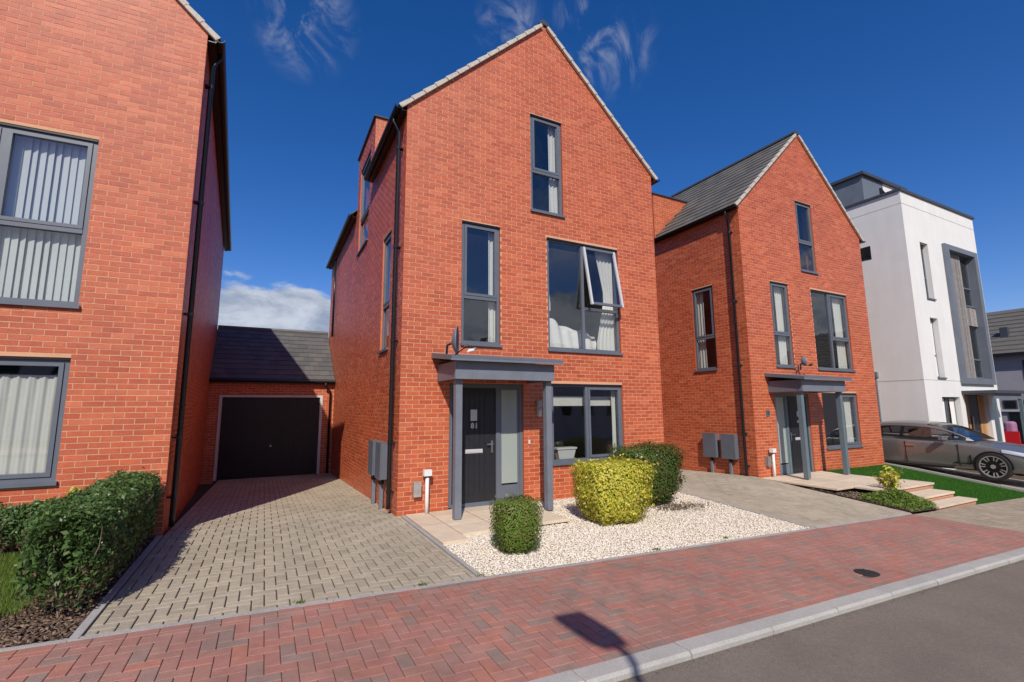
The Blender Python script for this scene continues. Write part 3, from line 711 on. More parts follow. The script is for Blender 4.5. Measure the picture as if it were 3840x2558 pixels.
left = house('brick_house', (-3.11, -.03, .20), 'red brick house at the left edge with white vertical blinds in its large windows',
    dict(nb=300, left_tr=True, right_pipe=True, no_left_pipe=True, pipe_z=-.06, curtains=dict(
        big=[(2.95, 4.78, 0, 0, 5.15, 2.92, 'slat')], ground=[(3.0, 4.74, 0, 0, 1.98, .72, 'plain')], top=None, small=None)), tf=TFL)
del left['group']; del main['group']; del right['group']
for o in (left, main, right): o['group'] = 'three storey red brick gabled houses'

# house fittings: things that hang on or stand by the walls
def meter(x, y, z, face, label):
    r = empty('meter_box', (x, y, z), label, 'meter box', 'grey meter boxes on the side walls')
    b = MB(); b.box(-.135, -.002, -.205, .205, 0, .62); b.build('body', 'anthracite', r)
    b = MB(); b.box(-.155, -.137, -.21, .21, -.008, .628); b.build('door', 'anthracite', r)
    b = MB(); b.tube([(-.08, 0, -.10), (-.08, 0, 0)], .05, 8); b.build('collar', 'black_plastic', r)
    b = MB(); b.box(-.11, -.05, -.03, .03, zg(x+.2, y)-z-.02, -.06); b.build('conduit', 'post_grey', r)
meter(0, 1.52, .50, -1, 'grey meter box on the middle house side wall, the one farther from its downpipe')
meter(0, .86, .50, -1, 'grey meter box on the middle house side wall, beside its black downpipe')
meter(8.955, 1.25, .38, -1, 'grey meter box on the right house side wall, the one farther from its downpipe')
meter(8.955, .66, .38, -1, 'grey meter box on the right house side wall, beside its black downpipe')
def soilpipe(x, y, z0, lab):
    r = empty('vent_pipe', (x, y, z0), lab, 'vent pipe', 'white vent pipes by the front walls')
    b = MB(); b.tube([(0, 0, 0), (0, 0, .25), (0, 0, .62)], .032, 12); b.build('pipe', 'white_pvc', r, smooth=True)
    b = MB(); b.box(-.065, .065, -.05, .05, .60, .70); b.build('cap', 'white_pvc', r)
    b = MB(); b.box(-.06, .06, -.045, .045, .585, .60); b.build('rim', 'black_plastic', r)
soilpipe(.46, -.12, .02, 'white capped pipe standing against the middle house wall left of its door')
soilpipe(9.42, -.16, -.03, 'white capped pipe standing against the right house wall left of its door')
for (x, y, z, l) in ((.31, -.03, .29, 'brown grey box low on the middle house wall behind the white pipe'), (9.30, -.08, .24, 'brown grey box low on the right house wall behind the white pipe')):
    r = empty('wall_box', (x, y, z), l, 'wall box'); b = MB(); b.box(-.06, .06, -.05, .03, 0, .23); b.build('body', 'timber', r)
    b = MB(); b.box(-.065, .065, -.055, -.05, -.004, .235); b.build('lid', 'timber', r)
def dish(x, y, z, rot, lab, size=.24):
    r = empty('satellite_dish', (x, y, z), lab, 'satellite dish'); r.rotation_euler = (0, 0, rot)
    b = MB(); rings = 7; n = 28; vs = [(0, 0, 0)]
    for i in range(1, rings+1):
        q = i/rings
        for k in range(n): a = 2*math.pi*k/n; vs.append((size*.88*q*math.cos(a), -.10*q*q*size/.24, size*1.05*q*math.sin(a)))
    fs = [(0, 1+(k+1) % n, 1+k) for k in range(n)]+[(1+i*n+k, 1+i*n+(k+1) % n, 1+(i+1)*n+(k+1) % n, 1+(i+1)*n+k) for i in range(rings-1) for k in range(n)]
    b.add(vs, fs); o = b.build('reflector', 'post_grey', r, smooth=True); md = o.modifiers.new('s', 'SOLIDIFY'); md.thickness = .008
    b = MB(); b.tube([(0, .0, -.05), (0, .07, -.08), (0, .08, -.24)], .02, 8); b.build('mast', 'black_plastic', r)
    b = MB(); b.tube([(0, -.06, -size), (0, -.26, -.10)], .011, 6); b.build('arm', 'black_plastic', r)
    b = MB(); b.tube([(0, -.30, -.09), (0, -.22, -.11)], .028, 10); b.build('receiver', 'black_plastic', r)
dish(.735, -.45, 2.86, math.radians(62), 'grey satellite dish seen nearly edge on above the middle porch canopy')
dish(10.84, -.26, 2.93, math.radians(76), 'small dark dish on the right house wall between its two upper windows', .12)
r = empty('wall_lantern', (2.68, -.0, 1.74), 'slim grey lantern on the brickwork between the front door and the kitchen window', 'wall light')
b = MB(); b.box(-.03, .03, -.02, 0, -.16, .12); b.build('bracket', 'steel_matt', r); b = MB(); b.tube([(0, -.07, -.18), (0, -.07, -.02)], .035, 12); b.build('shade', 'steel_matt', r, smooth=True); b = MB(); b.tube([(0, -.07, 0), (0, -.07, .12)], .045, 12); b.build('lamp', 'frosted', r)
r = empty('doorbell', (2.47, 0, 1.09), 'tiny white bell push on the brick pier right of the middle front door', 'doorbell')
b = MB(); b.box(-.016, .016, -.022, -.004, -.035, .035); b.build('case', 'white_pvc', r); b = MB(); b.tube([(0, -.022, .01), (0, -.028, .01)], .009, 8); b.build('button', 'steel_matt', r)
r = empty('wall_plaque', (9.5, -.048, 1.55), 'small square grey plaque on the right house wall left of its porch', 'plaque')
b = MB(); b.box(-.07, .07, -.02, -.006, -.075, .075); b.build('plate', 'anthracite', r); b = MB(); b.box(-.045, .045, -.025, -.02, -.05, .05); b.build('inset', 'anthracite_dark', r)
# a little white bird-like ornament on the canopy
r = empty('ornament', (1.02, -.62, 2.635), 'small white and grey bird ornament perched on the middle porch canopy', 'ornament')
b = MB(); b.tube([(-.07, 0, .02), (-.03, 0, .045), (.03, 0, .055), (.07, 0, .08)], [.008, .03, .032, .014], 8); b.build('body', 'white_pvc', r, smooth=True); b = MB(); b.tube([(.06, 0, .085), (.09, 0, .09), (.12, 0, .085)], [.022, .02, .004], 8); b.build('head', 'post_grey', r, smooth=True)
# things behind the glass
r = empty('bedding', (3.85, .70, 2.92), 'crumpled white bedding behind the middle house window with the open sash', 'bedding')
b = MB(); nx, ny = 44, 34; rb = random.Random(3)
def bedz(u, v):
    q = .30+.10*math.sin(u*3.2+.6)+.05*math.sin(u*9+v*4)+.035*math.sin(v*11-u*5)+.02*math.sin(u*23+v*17)+.05*math.exp(-((u-.3)/.14)**2)
    return q*1.45*min(1, v*9+.0)-.08*(1-min(1, v*9))
b.v = [(-.86+1.46*i/nx, -.38+1.5*j/ny+.02*math.sin(i*.8), bedz(i/nx, j/ny)) for j in range(ny+1) for i in range(nx+1)]
b.f = [(j*(nx+1)+i, j*(nx+1)+i+1, (j+1)*(nx+1)+i+1, (j+1)*(nx+1)+i) for j in range(ny) for i in range(nx)]; b.m = [0]*len(b.f); b.build('duvet', 'bedding', r, smooth=True)
b = MB(); b.box(-.86, .60, -.34, 1.1, -.25, -.06); b.build('mattress', 'bedding', r)
r = empty('planter_box', (3.42, .22, .70), 'white ribbed planter box on the sill inside the ground floor window', 'planter')
b = MB(); b.add([(-.17, -.06, 0), (.17, -.06, 0), (.17, .06, 0), (-.17, .06, 0), (-.22, -.08, .21), (.22, -.08, .21), (.22, .08, .21), (-.22, .08, .21)], [(0,3,2,1),(0,1,5,4),(1,2,6,5),(2,3,7,6),(3,0,4,7)]); b.build('body', 'white_pvc', r); b = MB(); b.box(-.235, .235, -.095, .095, .20, .235); b.build('rim', 'white_pvc', r)
r = empty('roller_blind', (3.9, .24, 1.70), 'pale roller blind half way up inside the ground floor window', 'blind')
b = MB(); b.box(-.86, .80, 0, .006, .06, .22); b.build('cloth', 'curtain', r); b = MB(); b.tube([(-.86, .02, .24), (.80, .02, .24)], .02, 8); b.build('roller', 'white_pvc', r)

# garage between the left and the middle house
HM = Matrix.Identity(4)
def garage():
    zf = -.31
    r = empty('garage', (-1.78, 8.6, zf), 'brick garage with black up and over door between the left and the middle house', 'garage')
    MB.TF = Matrix.Translation((1.78, -8.6, -zf)); global HM; HM = Matrix.Translation((-1.78, 8.6, zf))
    B = Bricks(); B.MW = HM; x0, x1 = -3.62, -.012; F = ((0, 8.6, 0), (1, 0, 0), (0, -1, 0))
    B.wall('wall', r, *F, [(x0, zf-.2), (x1, zf-.2), (x1, 2.66), (x0, 2.66)], [(-3.225, -.345, zf-.2, 2.18)], inner=False); B.finish(150)
    b = MB()
    for (a, c, z0, z1) in ((-3.22, -3.14, zf, 2.17), (-.43, -.35, zf, 2.17), (-3.14, -.43, 2.10, 2.17)): b.box(a, c, 8.575, 8.67, z0, z1)
    fr = b.build('door_frame', 'white_frame', r)
    b = MB(); b.box(-3.14, -.43, 8.66, 8.69, zf+.01, 2.10); d = b.build('door', 'garage_black', r)
    n = 26; w = 2.71/n
    for k in range(n): b = MB(); b.box(-3.14+k*w+.012, -3.14+(k+1)*w-.012, 8.645, 8.66, zf+.03, 2.07); b.build('rib', 'garage_black', d)
    b = MB(); b.tube([(-1.78, 8.645, .62), (-1.78, 8.60, .62)], .03, 10); b.build('handle', 'steel_matt', d)
    yr, zr, ze = 11.25, 4.58, 2.66
    b = MB(); b.quad((x0, 8.5, ze-.02), (x1, 8.5, ze-.02), (x1, yr, zr), (x0, yr, zr)); b.quad((x1, yr, zr), (x1, 14, ze), (x0, 14, ze), (x0, yr, zr)); rf = b.build('roof', 'anthracite_dark', r)
    up = Vector((0, yr-8.45, zr-ze+.03)); Lh = up.length; up /= Lh
    tiled_slope(rf, (x0, 8.45, ze-.03), (1, 0, 0), up, Vector((1, 0, 0)).cross(up), x1-x0, Lh, 'garage_tile', 150)
    b = MB(); b.tube([(x0, yr, zr+.02), (x1, yr, zr+.02)], .07, 8); b.build('ridge', 'garage_tile', rf)
    b = MB(); b.box(x0, x1, 8.48, 8.58, ze-.13, ze-.02); b.build('fascia', 'black_plastic', r)
    b = MB(); b.tube([(x0, 8.42, ze-.04), (x1, 8.42, ze-.04)], .058, 10); b.build('gutter', 'black_plastic', r)
    b = MB(); b.tube([(-.30, 8.42, ze-.08), (-.30, 8.42, ze-.2), (-.13, 8.52, ze-.38), (-.13, 8.52, zf+.02)], .034, 8); b.build('downpipe', 'black_plastic', r, smooth=True)
    b = MB(); b.quad((x0, 14, zf), (x0, 14, ze), (x1, 14, ze), (x1, 14, zf)); b.build('wall', 'brick', r)
    MB.TF = None
random.seed(9); garage(); HM = Matrix.Identity(4)

# ------------------------------------------------------------------ slabs, gravel, gardens
def slab(parent, x0, x1, y0, y1, z, th=.04, m='slab', slope=0):
    b = MB(); e = .008; j = random.uniform(-.002, .002)
    zz = lambda x, y: z + slope*(y-y1) + j
    lo = [(x0, y0), (x1, y0), (x1, y1), (x0, y1)]; hi = [(x0+e, y0+e), (x1-e, y0+e), (x1-e, y1-e), (x0+e, y1-e)]
    b.add([(x, y, zz(x, y)-th) for x, y in lo]+[(x, y, zz(x, y)-e*.6) for x, y in lo]+[(x, y, zz(x, y)) for x, y in hi],
          [(0,1,5,4),(1,2,6,5),(2,3,7,6),(3,0,4,7),(4,5,9,8),(5,6,10,9),(6,7,11,10),(7,4,8,11),(8,9,10,11)]); return b.build('slab', m, parent, tf=False)
pt = sheet('patio', .14, 2.05, -1.5, -.01, -.004, 'joint_dark', 3, 3)
random.seed(4)
for (a, c, ys_) in ((.13, .50, (-1.88, -.98, -.02)), (.51, 1.10, (-1.60, -1.02, -.42, -.02)), (1.11, 1.70, (-1.58, -1.0, -.40, -.02)), (1.71, 2.30, (-1.57, -.98, -.5, -.02))):
    for q, w in zip(ys_[:-1], ys_[1:]): slab(pt, a+.004, c-.004, q+.004, w-.004, .022)
gv = sheet('gravel_bed', .12, 5.79, -3.19, -.0, -.022, 'gravel_base', 12, 8)
def stones(name, n, region, m, size, dz, parent, flat=.6, seed=1, elong=1.3):
    r = np.random.default_rng(seed); x, y = region(r, n); n = len(x)
    s_ = r.uniform(size*.6, size*1.45, n); O = np.array([[1,0,0],[0,1,0],[-1,0,0],[0,-1,0],[0,0,1],[0,0,-1]], float)
    a, b_, c = r.uniform(0, 6.28, n), r.uniform(-.6, .6, n), r.uniform(-.6, .6, n)
    ca, sa, cb, sb, cc, sc = np.cos(a), np.sin(a), np.cos(b_), np.sin(b_), np.cos(c), np.sin(c)
    R = np.zeros((n, 3, 3)); R[:, 0] = np.stack([ca*cb, ca*sb*sc-sa*cc, ca*sb*cc+sa*sc], 1); R[:, 1] = np.stack([sa*cb, sa*sb*sc+ca*cc, sa*sb*cc-ca*sc], 1); R[:, 2] = np.stack([-sb, cb*sc, cb*cc], 1)
    P = O[None]*np.stack([s_*elong, s_, s_*flat], 1)[:, None]*r.uniform(.7, 1.25, (n, 6, 1)); P = np.einsum('nij,nkj->nki', R, P)
    z = np.array([zg(p, q) for p, q in zip(x, y)])+dz+r.uniform(-.3, .6, n)*size; P += np.stack([x, y, z], 1)[:, None]
    F = np.array([[0,1,4],[1,2,4],[2,3,4],[3,0,4],[1,0,5],[2,1,5],[3,2,5],[0,3,5]]); F = (F[None]+np.arange(n)[:, None, None]*6).reshape(-1, 3)
    return npmesh(name, P.reshape(-1, 3), F, m, parent, 'stuff')
def gravreg(r, n):
    x = r.uniform(.14, 5.77, n); y = r.uniform(-3.18, -.02, n)
    ok = ~((x < .50) & (y > -1.86)) & ~((x < 1.10) & (y > -1.57)) & ~((x < 2.0) & (y > -1.55)) & ~((x < 2.28) & (y > -1.53) & (y < -.55)) 
    k = r.uniform(0, 1, n) < np.clip(1.25-.12*(x+ (y+3)*.8), .45, 1); return x[ok & k], y[ok & k]
gs = stones('gravel', 62000, gravreg, 'stone', .0115, -.012, None, seed=2); gs['label'] = 'cream white gravel covering the middle front garden'; gs['category'] = 'gravel'
def straysreg(r, n): return r.uniform(-.9, .1, n), r.normal(-3.1, .3, n)
gr_ = stones('gutter_grit', 2200, lambda r, n: (r.uniform(-2, 9, n), -5.285-np.abs(r.normal(0, .03, n))), 'joint_red', .0028, -.026, None, flat=.5, seed=31, elong=1.5); tag(gr_, 'fine brown grit lying in the gutter along the kerb', 'grit')
# ---- foliage
def leaves(name, pos, nrm, size, m, parent, seed=0, jit=.6, aspect=.55):
    r = np.random.default_rng(seed); n = len(pos)
    d = nrm+r.normal(0, jit, (n, 3)); d /= np.linalg.norm(d, axis=1)[:, None]+1e-9
    t = np.cross(d, r.normal(0, 1, (n, 3))); t /= np.linalg.norm(t, axis=1)[:, None]+1e-9; w = np.cross(d, t)
    s_ = (size*r.uniform(.6, 1.3, n))[:, None]; V = np.stack([pos-t*s_*.5, pos+w*s_*aspect*.5+d*s_*.10, pos+t*s_*.5, pos-w*s_*aspect*.5+d*s_*.10], 1).reshape(-1, 3)
    F = np.arange(n*4).reshape(-1, 4); return npmesh(name, V, F, m, parent, None)
def shell(n, a, b_, z0, z1, seed, depth=.22, p=5, taper=0., bulge=0., lump=.05):
    """points on a rounded box; taper narrows the foot"""
    r = np.random.default_rng(seed); v = r.normal(0, 1, (n, 3)); v /= np.linalg.norm(v, axis=1)[:, None]
    k = (np.abs(v)**p).sum(1)**(-1/p); q = v*k[:, None]
    g_ = np.abs(v)**(p-1)*np.sign(v); g_ /= np.linalg.norm(g_, axis=1)[:, None]+1e-9
    u = q[:, 2]*.5+.5; sc = 1-taper*(1-u)**2
    lm = 1+lump*(np.sin(v[:, 0]*7+seed)*np.sin(v[:, 1]*6+2*seed)+np.sin(v[:, 2]*8+v[:, 0]*5))*.7+lump*.5*r.normal(0, 1, n)
    dep = 1-depth*r.uniform(0, 1, n)**2; P = q*np.stack([a*sc, b_*sc, np.full(n, (z1-z0)/2)], 1)*(lm*dep)[:, None]; P[:, 2] += (z0+z1)/2
    P[:, 2] = np.maximum(P[:, 2], z0-.01)
    return P, g_
def stemset(parent, a, b_, h, n, seed, m='twig', r0=.010):
    r = random.Random(seed)
    b = MB()
    for k in range(n):
        x, y = r.uniform(-a*.5, a*.5), r.uniform(-b_*.5, b_*.5); p = [(x*.6, y*.6, -.02)]
        for j in range(1, 5): p.append((x*.6+(x*.9+r.uniform(-.05, .05))*j/4, y*.6+(y*.9+r.uniform(-.05, .05))*j/4, h*j/4*.8))
        b.tube(p, [r0, r0*.8, r0*.6, r0*.4, r0*.2], 5)
    return b.build('stem', m, parent, 'stuff', tf=False)
def bush(name, loc, lab, cat, a, b_, h, m, n, size, seed, group=None, taper=.15, p=5, extra=None, jit=.6, depth=.25, z0=.02, lump=.05):
    r = empty(name, loc, lab, cat, group); P, G = shell(n, a, b_, z0, h, seed, depth=depth, p=p, taper=taper, lump=lump)
    leaves('foliage', P, G, size, m, r, seed, jit=jit)
    P2, G2 = shell(int(n*.35), a*.8, b_*.8, z0, h*.9, seed+1, depth=.5, p=p, taper=taper); leaves('inner_foliage', P2, G2, size*1.2, m, r, seed+5, jit=1)
    if extra: P3, G3 = shell(extra[1], a*1.0, b_*1.0, z0, h, seed+9, depth=.1, p=p, taper=taper); leaves('brown_leaves', P3, G3, size, extra[0], r, seed+3)
    P4, G4 = shell(int(n*.035), a*1.05, b_*1.05, z0, h*1.035, seed+21, depth=.06, p=p, taper=taper, lump=.07); leaves('shoots', P4, G4, size*1.15, m, r, seed+8, jit=.9)['kind'] = 'stuff'
    stemset(r, a, b_, h*.7, 14, seed); return r
random.seed(8)
bush('clipped_bush', (.88, -2.47, zg(.9, -2.4)-.01), 'small clipped green cube bush at the front left of the white gravel', 'bush', .275, .24, .62, 'leaf_box', 11500, .028, 3, p=10, taper=.12, extra=('leaf_dead', 260), lump=.035)
bush('golden_bush', (3.03, -1.72, zg(2.9, -1.7)-.01), 'clipped yellow green variegated bush in the middle of the white gravel', 'bush', .58, .42, .92, 'leaf_gold', 17000, .050, 5, taper=.24, p=9, lump=.035, depth=.32)
bush('dark_hedge', (4.42, -1.02, -.04), 'dark green clipped hedge behind the yellow bush by the house corner', 'hedge', .69, .42, 1.05, 'leaf_dark', 19000, .042, 6, taper=.25, lump=.06, extra=('leaf_dead', 500), depth=.3)
def litreg(r, n): return r.normal(4.75, .32, n), r.normal(-1.45, .12, n)
lt = stones('leaf_litter', 500, litreg, 'bark', .014, .012, None, flat=.25, seed=4); tag(lt, 'brown leaf litter on the gravel at the foot of the dark hedge', 'leaf litter')
# weeds along the gravel edge
def tuft(x, y, n, h, seed, lab, m='grass', spread=.03, name='weed'):
    r = np.random.default_rng(seed); V = []
    px = r.normal(x, spread, n); py = r.normal(y, spread*.6, n); a = r.uniform(0, 6.28, n); ln = r.uniform(.4, 1, n)*h; w = .004+.006*r.uniform(0, 1, n); lean = r.uniform(.1, .9, n)*h
    for i in range(n):
        z = zg(px[i], py[i]); c, s_ = math.cos(a[i]), math.sin(a[i]); V += [(px[i]-s_*w[i], py[i]+c*w[i], z), (px[i]+s_*w[i], py[i]-c*w[i], z), (px[i]+c*lean[i], py[i]+s_*lean[i], z+ln[i])]
    return npmesh(name, V, np.arange(n*3).reshape(-1, 3), m)
for k, (x, y, l) in enumerate(((.10, -3.16, 'weed tuft at the corner where drive, gravel and pavement meet'), (-.52, -3.17, 'small weed in the driveway joint near the pavement'), (-1.62, -3.17, 'weed sprouting from the driveway edge joint left of centre'), (2.55, -3.14, 'small weed in the gravel front edge below the yellow bush'), (3.9, -3.1, 'tiny weed in the gravel edge right of the yellow bush'))):
    tag(tuft(x, y, 26, .035, 40+k, l), l, 'weed')
# ---- left front garden: lawn, bark, hedge
gp = sheet('bark_bed', -9, -3.15, -3.24, -.05, -.03, 'soil', 12, 8)
sheet('front_lawn', -9, -3.66, -2.45, -.4, -.012, 'lawn_base', 10, 5)
edging_run('edging', [(-9, -3.22), (-3.15, -3.22)], .05, parent=gp, up=.004)
def barkreg(r, n):
    x = r.uniform(-4.9, -3.16, n); y = r.uniform(-3.19, -.1, n); ok = (x > -3.8) | (y < -2.4); return x[ok], y[ok]
bk = stones('bark_mulch', 15000, barkreg, 'bark', .013, -.012, None, flat=.28, seed=6, elong=2.0); tag(bk, 'brown bark chips in the bed at the lower left corner', 'bark mulch')
def blades(name, x0, x1, y0, y1, n, h, m, seed, lab):
    r = np.random.default_rng(seed); x = r.uniform(x0, x1, n); y = r.uniform(y0, y1, n); a = r.uniform(0, 6.28, n); z = np.array([zg(p, q) for p, q in zip(x, y)])-.015
    w = .0035; ln = h*r.uniform(.5, 1.2, n); l2 = r.uniform(.1, .8, n)*h; c, s_ = np.cos(a), np.sin(a)
    V = np.stack([np.stack([x-s_*w, y+c*w, z], 1), np.stack([x+s_*w, y-c*w, z], 1), np.stack([x+c*l2, y+s_*l2, z+ln], 1)], 1).reshape(-1, 3)
    o = npmesh(name, V, np.arange(n*3).reshape(-1, 3), m, None, 'stuff'); return tag(o, lab, 'grass')
blades('lawn_grass', -5.2, -3.66, -2.5, -.4, 36000, .055, 'grass', 3, 'rough green grass of the left front lawn')
def hedge_path(name, loc, lab, pts, n, size, seed):
    """pts: (x, y, halfwidth, height) along the run; leafy on top, bare and brown at the near foot"""
    r0_ = empty(name, loc, lab, 'hedge', None); r = np.random.default_rng(seed); P = np.array(pts, float); seg = np.linalg.norm(np.diff(P[:, :2], axis=0), axis=1); cum = np.r_[0, np.cumsum(seg)]
    def sample(n, wscale=1, dep=.3, lowbias=False):
        t = r.uniform(-.10, cum[-1]+.12, n); tc = np.clip(t, 0, cum[-1]); q = np.stack([np.interp(tc, cum, P[:, i]) for i in range(4)], 1)
        i = np.clip(np.searchsorted(cum, tc, side='right')-1, 0, len(seg)-1); d = (P[i+1, :2]-P[i, :2])/seg[i][:, None]; nr = np.stack([-d[:, 1], d[:, 0]], 1)
        th = r.uniform(-math.pi*.5, math.pi*1.5, n); sx, sz = np.cos(th), np.sin(th); k = (np.abs(sx)**4.5+np.abs(sz)**4.5)**(-1/4.5); sx, sz = sx*k, sz*k
        dp = (1-dep*r.uniform(0, 1, n)**1.5)*(1+.05*np.sin(t*9+th*3)+.04*np.sin(t*17)+.06*r.normal(0, 1, n)); off = sx*q[:, 2]*wscale*dp; zz = q[:, 3]*(.54+.46*sz*dp)
        endf = np.where(t < 0, t, np.where(t > cum[-1], t-cum[-1], 0)); sq = np.sqrt(np.clip(1-(endf/.14)**2, .1, 1)); off *= sq
        X = q[:, :2]+d*endf[:, None]+nr*off[:, None]; pos = np.stack([X[:, 0], X[:, 1], zz+np.array([zg(a+loc[0], b+loc[1])-loc[2] for a, b in X])], 1); g_ = np.stack([nr[:, 0]*sx, nr[:, 1]*sx, sz], 1); return pos, g_, zz/q[:, 3], t
    pos, g_, u, t = sample(n); keep = r.uniform(0, 1, n) < np.clip((u-.02)*(2.1-.85*np.clip(t/cum[-1], 0, 1)), .10, 1); leaves('foliage', pos[keep], g_[keep], size, 'leaf_privet', r0_, seed, jit=.65)
    pos, g_, u, t = sample(n//3, dep=.8); keep = u > .25; leaves('inner_foliage', pos[keep], g_[keep], size*1.2, 'leaf_privet', r0_, seed+1, jit=1)
    pos, g_, u, t = sample(n//5); keep = u < .5; leaves('dead_leaves', pos[keep], g_[keep], size, 'leaf_dead', r0_, seed+2)
    b = MB(); rd = random.Random(seed)
    for k in range(int(cum[-1]*55)):
        tt = rd.uniform(0, cum[-1]); q = [np.interp(tt, cum, P[:, i]) for i in range(4)]; x, y = q[0]+rd.uniform(-.1, .1), q[1]+rd.uniform(-.1, .1); z = zg(x+loc[0], y+loc[1])-loc[2]; pth = [(x, y, z-.02)]
        ax, ay = rd.uniform(-1, 1)*q[2], rd.uniform(-1, 1)*q[2]
        for j in range(1, 5): f = j/4; pth.append((x+ax*f+rd.uniform(-.03, .03), y+ay*f+rd.uniform(-.03, .03), z+q[3]*.85*f))
        b.tube(pth, [.008, .007, .005, .004, .002], 4)
    b.build('stem', 'twig', r0_, 'stuff', tf=False); return r0_
L0 = (-3.5, -.3, .11)
hedge_path('privet_hedge', L0, 'long clipped green hedge beside the driveway with a bare brown twiggy foot', [(.09, .10, .25, .82), (.11, -.7, .26, .82), (.13, -1.6, .27, .82), (.12, -2.35, .26, .80)], 32000, .045, 12)
hedge_path('privet_hedge', (-4.2, -.27, .13), 'low green hedge running along the left house wall under its window', [(.40, .02, .17, .60), (-.3, .0, .17, .50), (-1.3, 0, .17, .50), (-2.0, 0, .17, .50)], 14000, .042, 14)
tag(bush('golden_sprig', (-3.98, -.25, .12), 'pale yellow green sprig above the hedge against the left house wall', 'shrub', .07, .05, .70, 'leaf_gold', 90, .05, 15, p=3, taper=0, z0=.45), 'pale yellow green sprig above the hedge against the left house wall', 'shrub')

# ---- right front garden: path, steps, bed, turf
pr = sheet('neighbour_path', 8.95, 11.55, -2.45, -.05, -.03, 'joint_dark', 5, 5)
random.seed(6)
for i in range(4):
    for j in range(4):
        x0_, y1_ = 8.97+i*.645, -.07-j*.60
        if j == 3 and i < 1: continue
        slab(pr, x0_, x0_+.635, y1_-.59, y1_, -.03)
def polysheet(name, pts, dz, m): b = MB(); b.quad(*[(x, y, zg(x, y)+dz) for x, y in pts]); return b.build(name, m, None, 'structure', tf=False)
st = empty('garden_steps', (10.9, -2.6, -.3), 'three pale stone steps with pinkish risers down from the right house path', 'steps')
stp = [(10.35, 11.72, -2.47, -1.85, -.03), (10.15, 11.50, -2.90, -2.47, -.145), (9.9, 11.62, -3.22, -2.90, -.255)]
for k, (a, c, q, w, z) in enumerate(stp):
    b = MB(); b.box(a-10.9, c-10.9, q+2.6+.03, w+2.6, z+.3-.13, z+.3-.04); b.build('riser', 'slab_red', st, tf=False)
    for i in range(2):
        m_ = (a+c)/2; x0_, x1_ = (a, m_) if i == 0 else (m_, c); b = MB(); b.box(x0_-10.9+.003, x1_-10.9-.003, q+2.6, w+2.6, z+.3-.04, z+.3); b.build('tread', 'slab', st, tf=False)
bed = polysheet('flower_bed', [(8.93, -3.2), (10.5, -3.2), (10.2, -2.4), (10.0, -1.9), (9.3, -1.3), (8.93, -1.25)], .012, 'soil')
def bedreg(r, n): x = r.uniform(8.95, 10.35, n); y = r.uniform(-3.15, -1.35, n); ok = y < -1.3-(x-8.95)*.45; return x[ok], y[ok]
tag(stones('bed_stones', 1600, bedreg, 'bark', .018, .02, None, flat=.5, seed=8), 'crumbly brown soil clods in the small bed beside the steps', 'soil')
def mound(n, seed):
    r = np.random.default_rng(seed); x = 9.62+r.normal(0, .40, n); y = -2.72+r.normal(0, .24, n); ok = (x > 8.97) & (x < 10.45) & (y > -3.2) & (y < -1.8); x, y = x[ok], y[ok]
    hh = .24*np.exp(-((x-9.7)/.55)**2-((y+2.6)/.4)**2); z = np.array([zg(p, q) for p, q in zip(x, y)])+hh*r.uniform(.4, 1, len(x))+.02; return np.stack([x, y, z], 1)
MP = mound(5200, 3); gm = leaves('ground_cover', MP, np.tile([[0, -.3, 1.]], (len(MP), 1)), .055, 'grass', None, 5, jit=.5); tag(gm, 'low leafy green ground cover in the bed left of the stone steps', 'ground cover'); gm['kind'] = 'stuff'
gsh = empty('golden_shrub', (9.95, -2.42, -.12), 'small upright yellow green shrub in the bed beside the stone steps', 'shrub')
rg = random.Random(5); gb = MB(); GP = []; GN = []
for k in range(22):
    az = rg.uniform(0, 6.28); ln = rg.uniform(.14, .34); h_ = rg.uniform(.30, .62) - ln*.35; pth = [(0, 0, 0), (math.cos(az)*ln*.35, math.sin(az)*ln*.35, h_*.5), (math.cos(az)*ln*.8, math.sin(az)*ln*.8, h_)]; gb.tube(pth, [.007, .005, .003], 4)
    for q in range(12):
        t = rg.uniform(.45, 1.05); GP.append((math.cos(az)*ln*.8*t+rg.uniform(-.03, .03), math.sin(az)*ln*.8*t+rg.uniform(-.03, .03), h_*t+rg.uniform(-.03, .03))); GN.append((math.cos(az), math.sin(az), .6))
gb.build('stem', 'twig', gsh, tf=False); leaves('foliage', np.array(GP), np.array(GN), .105, 'leaf_gold', gsh, 4, jit=.55, aspect=.42)
blades('turf_grass', 11.74, 14.92, -3.22, -.06, 60000, .035, 'turf', 5, 'bright green artificial turf in front of the right house')
blades('turf_grass', 10.2, 11.74, -1.8, -.06, 1500, .02, 'turf', 6, 'thin strip of artificial turf behind the stone path'); 
tf_ = sheet('artificial_lawn', 11.62, 14.94, -3.23, -.04, -.022, 'turf_base', 8, 8)
bpy.data.objects.remove(bpy.data.objects['turf_grass.001'])

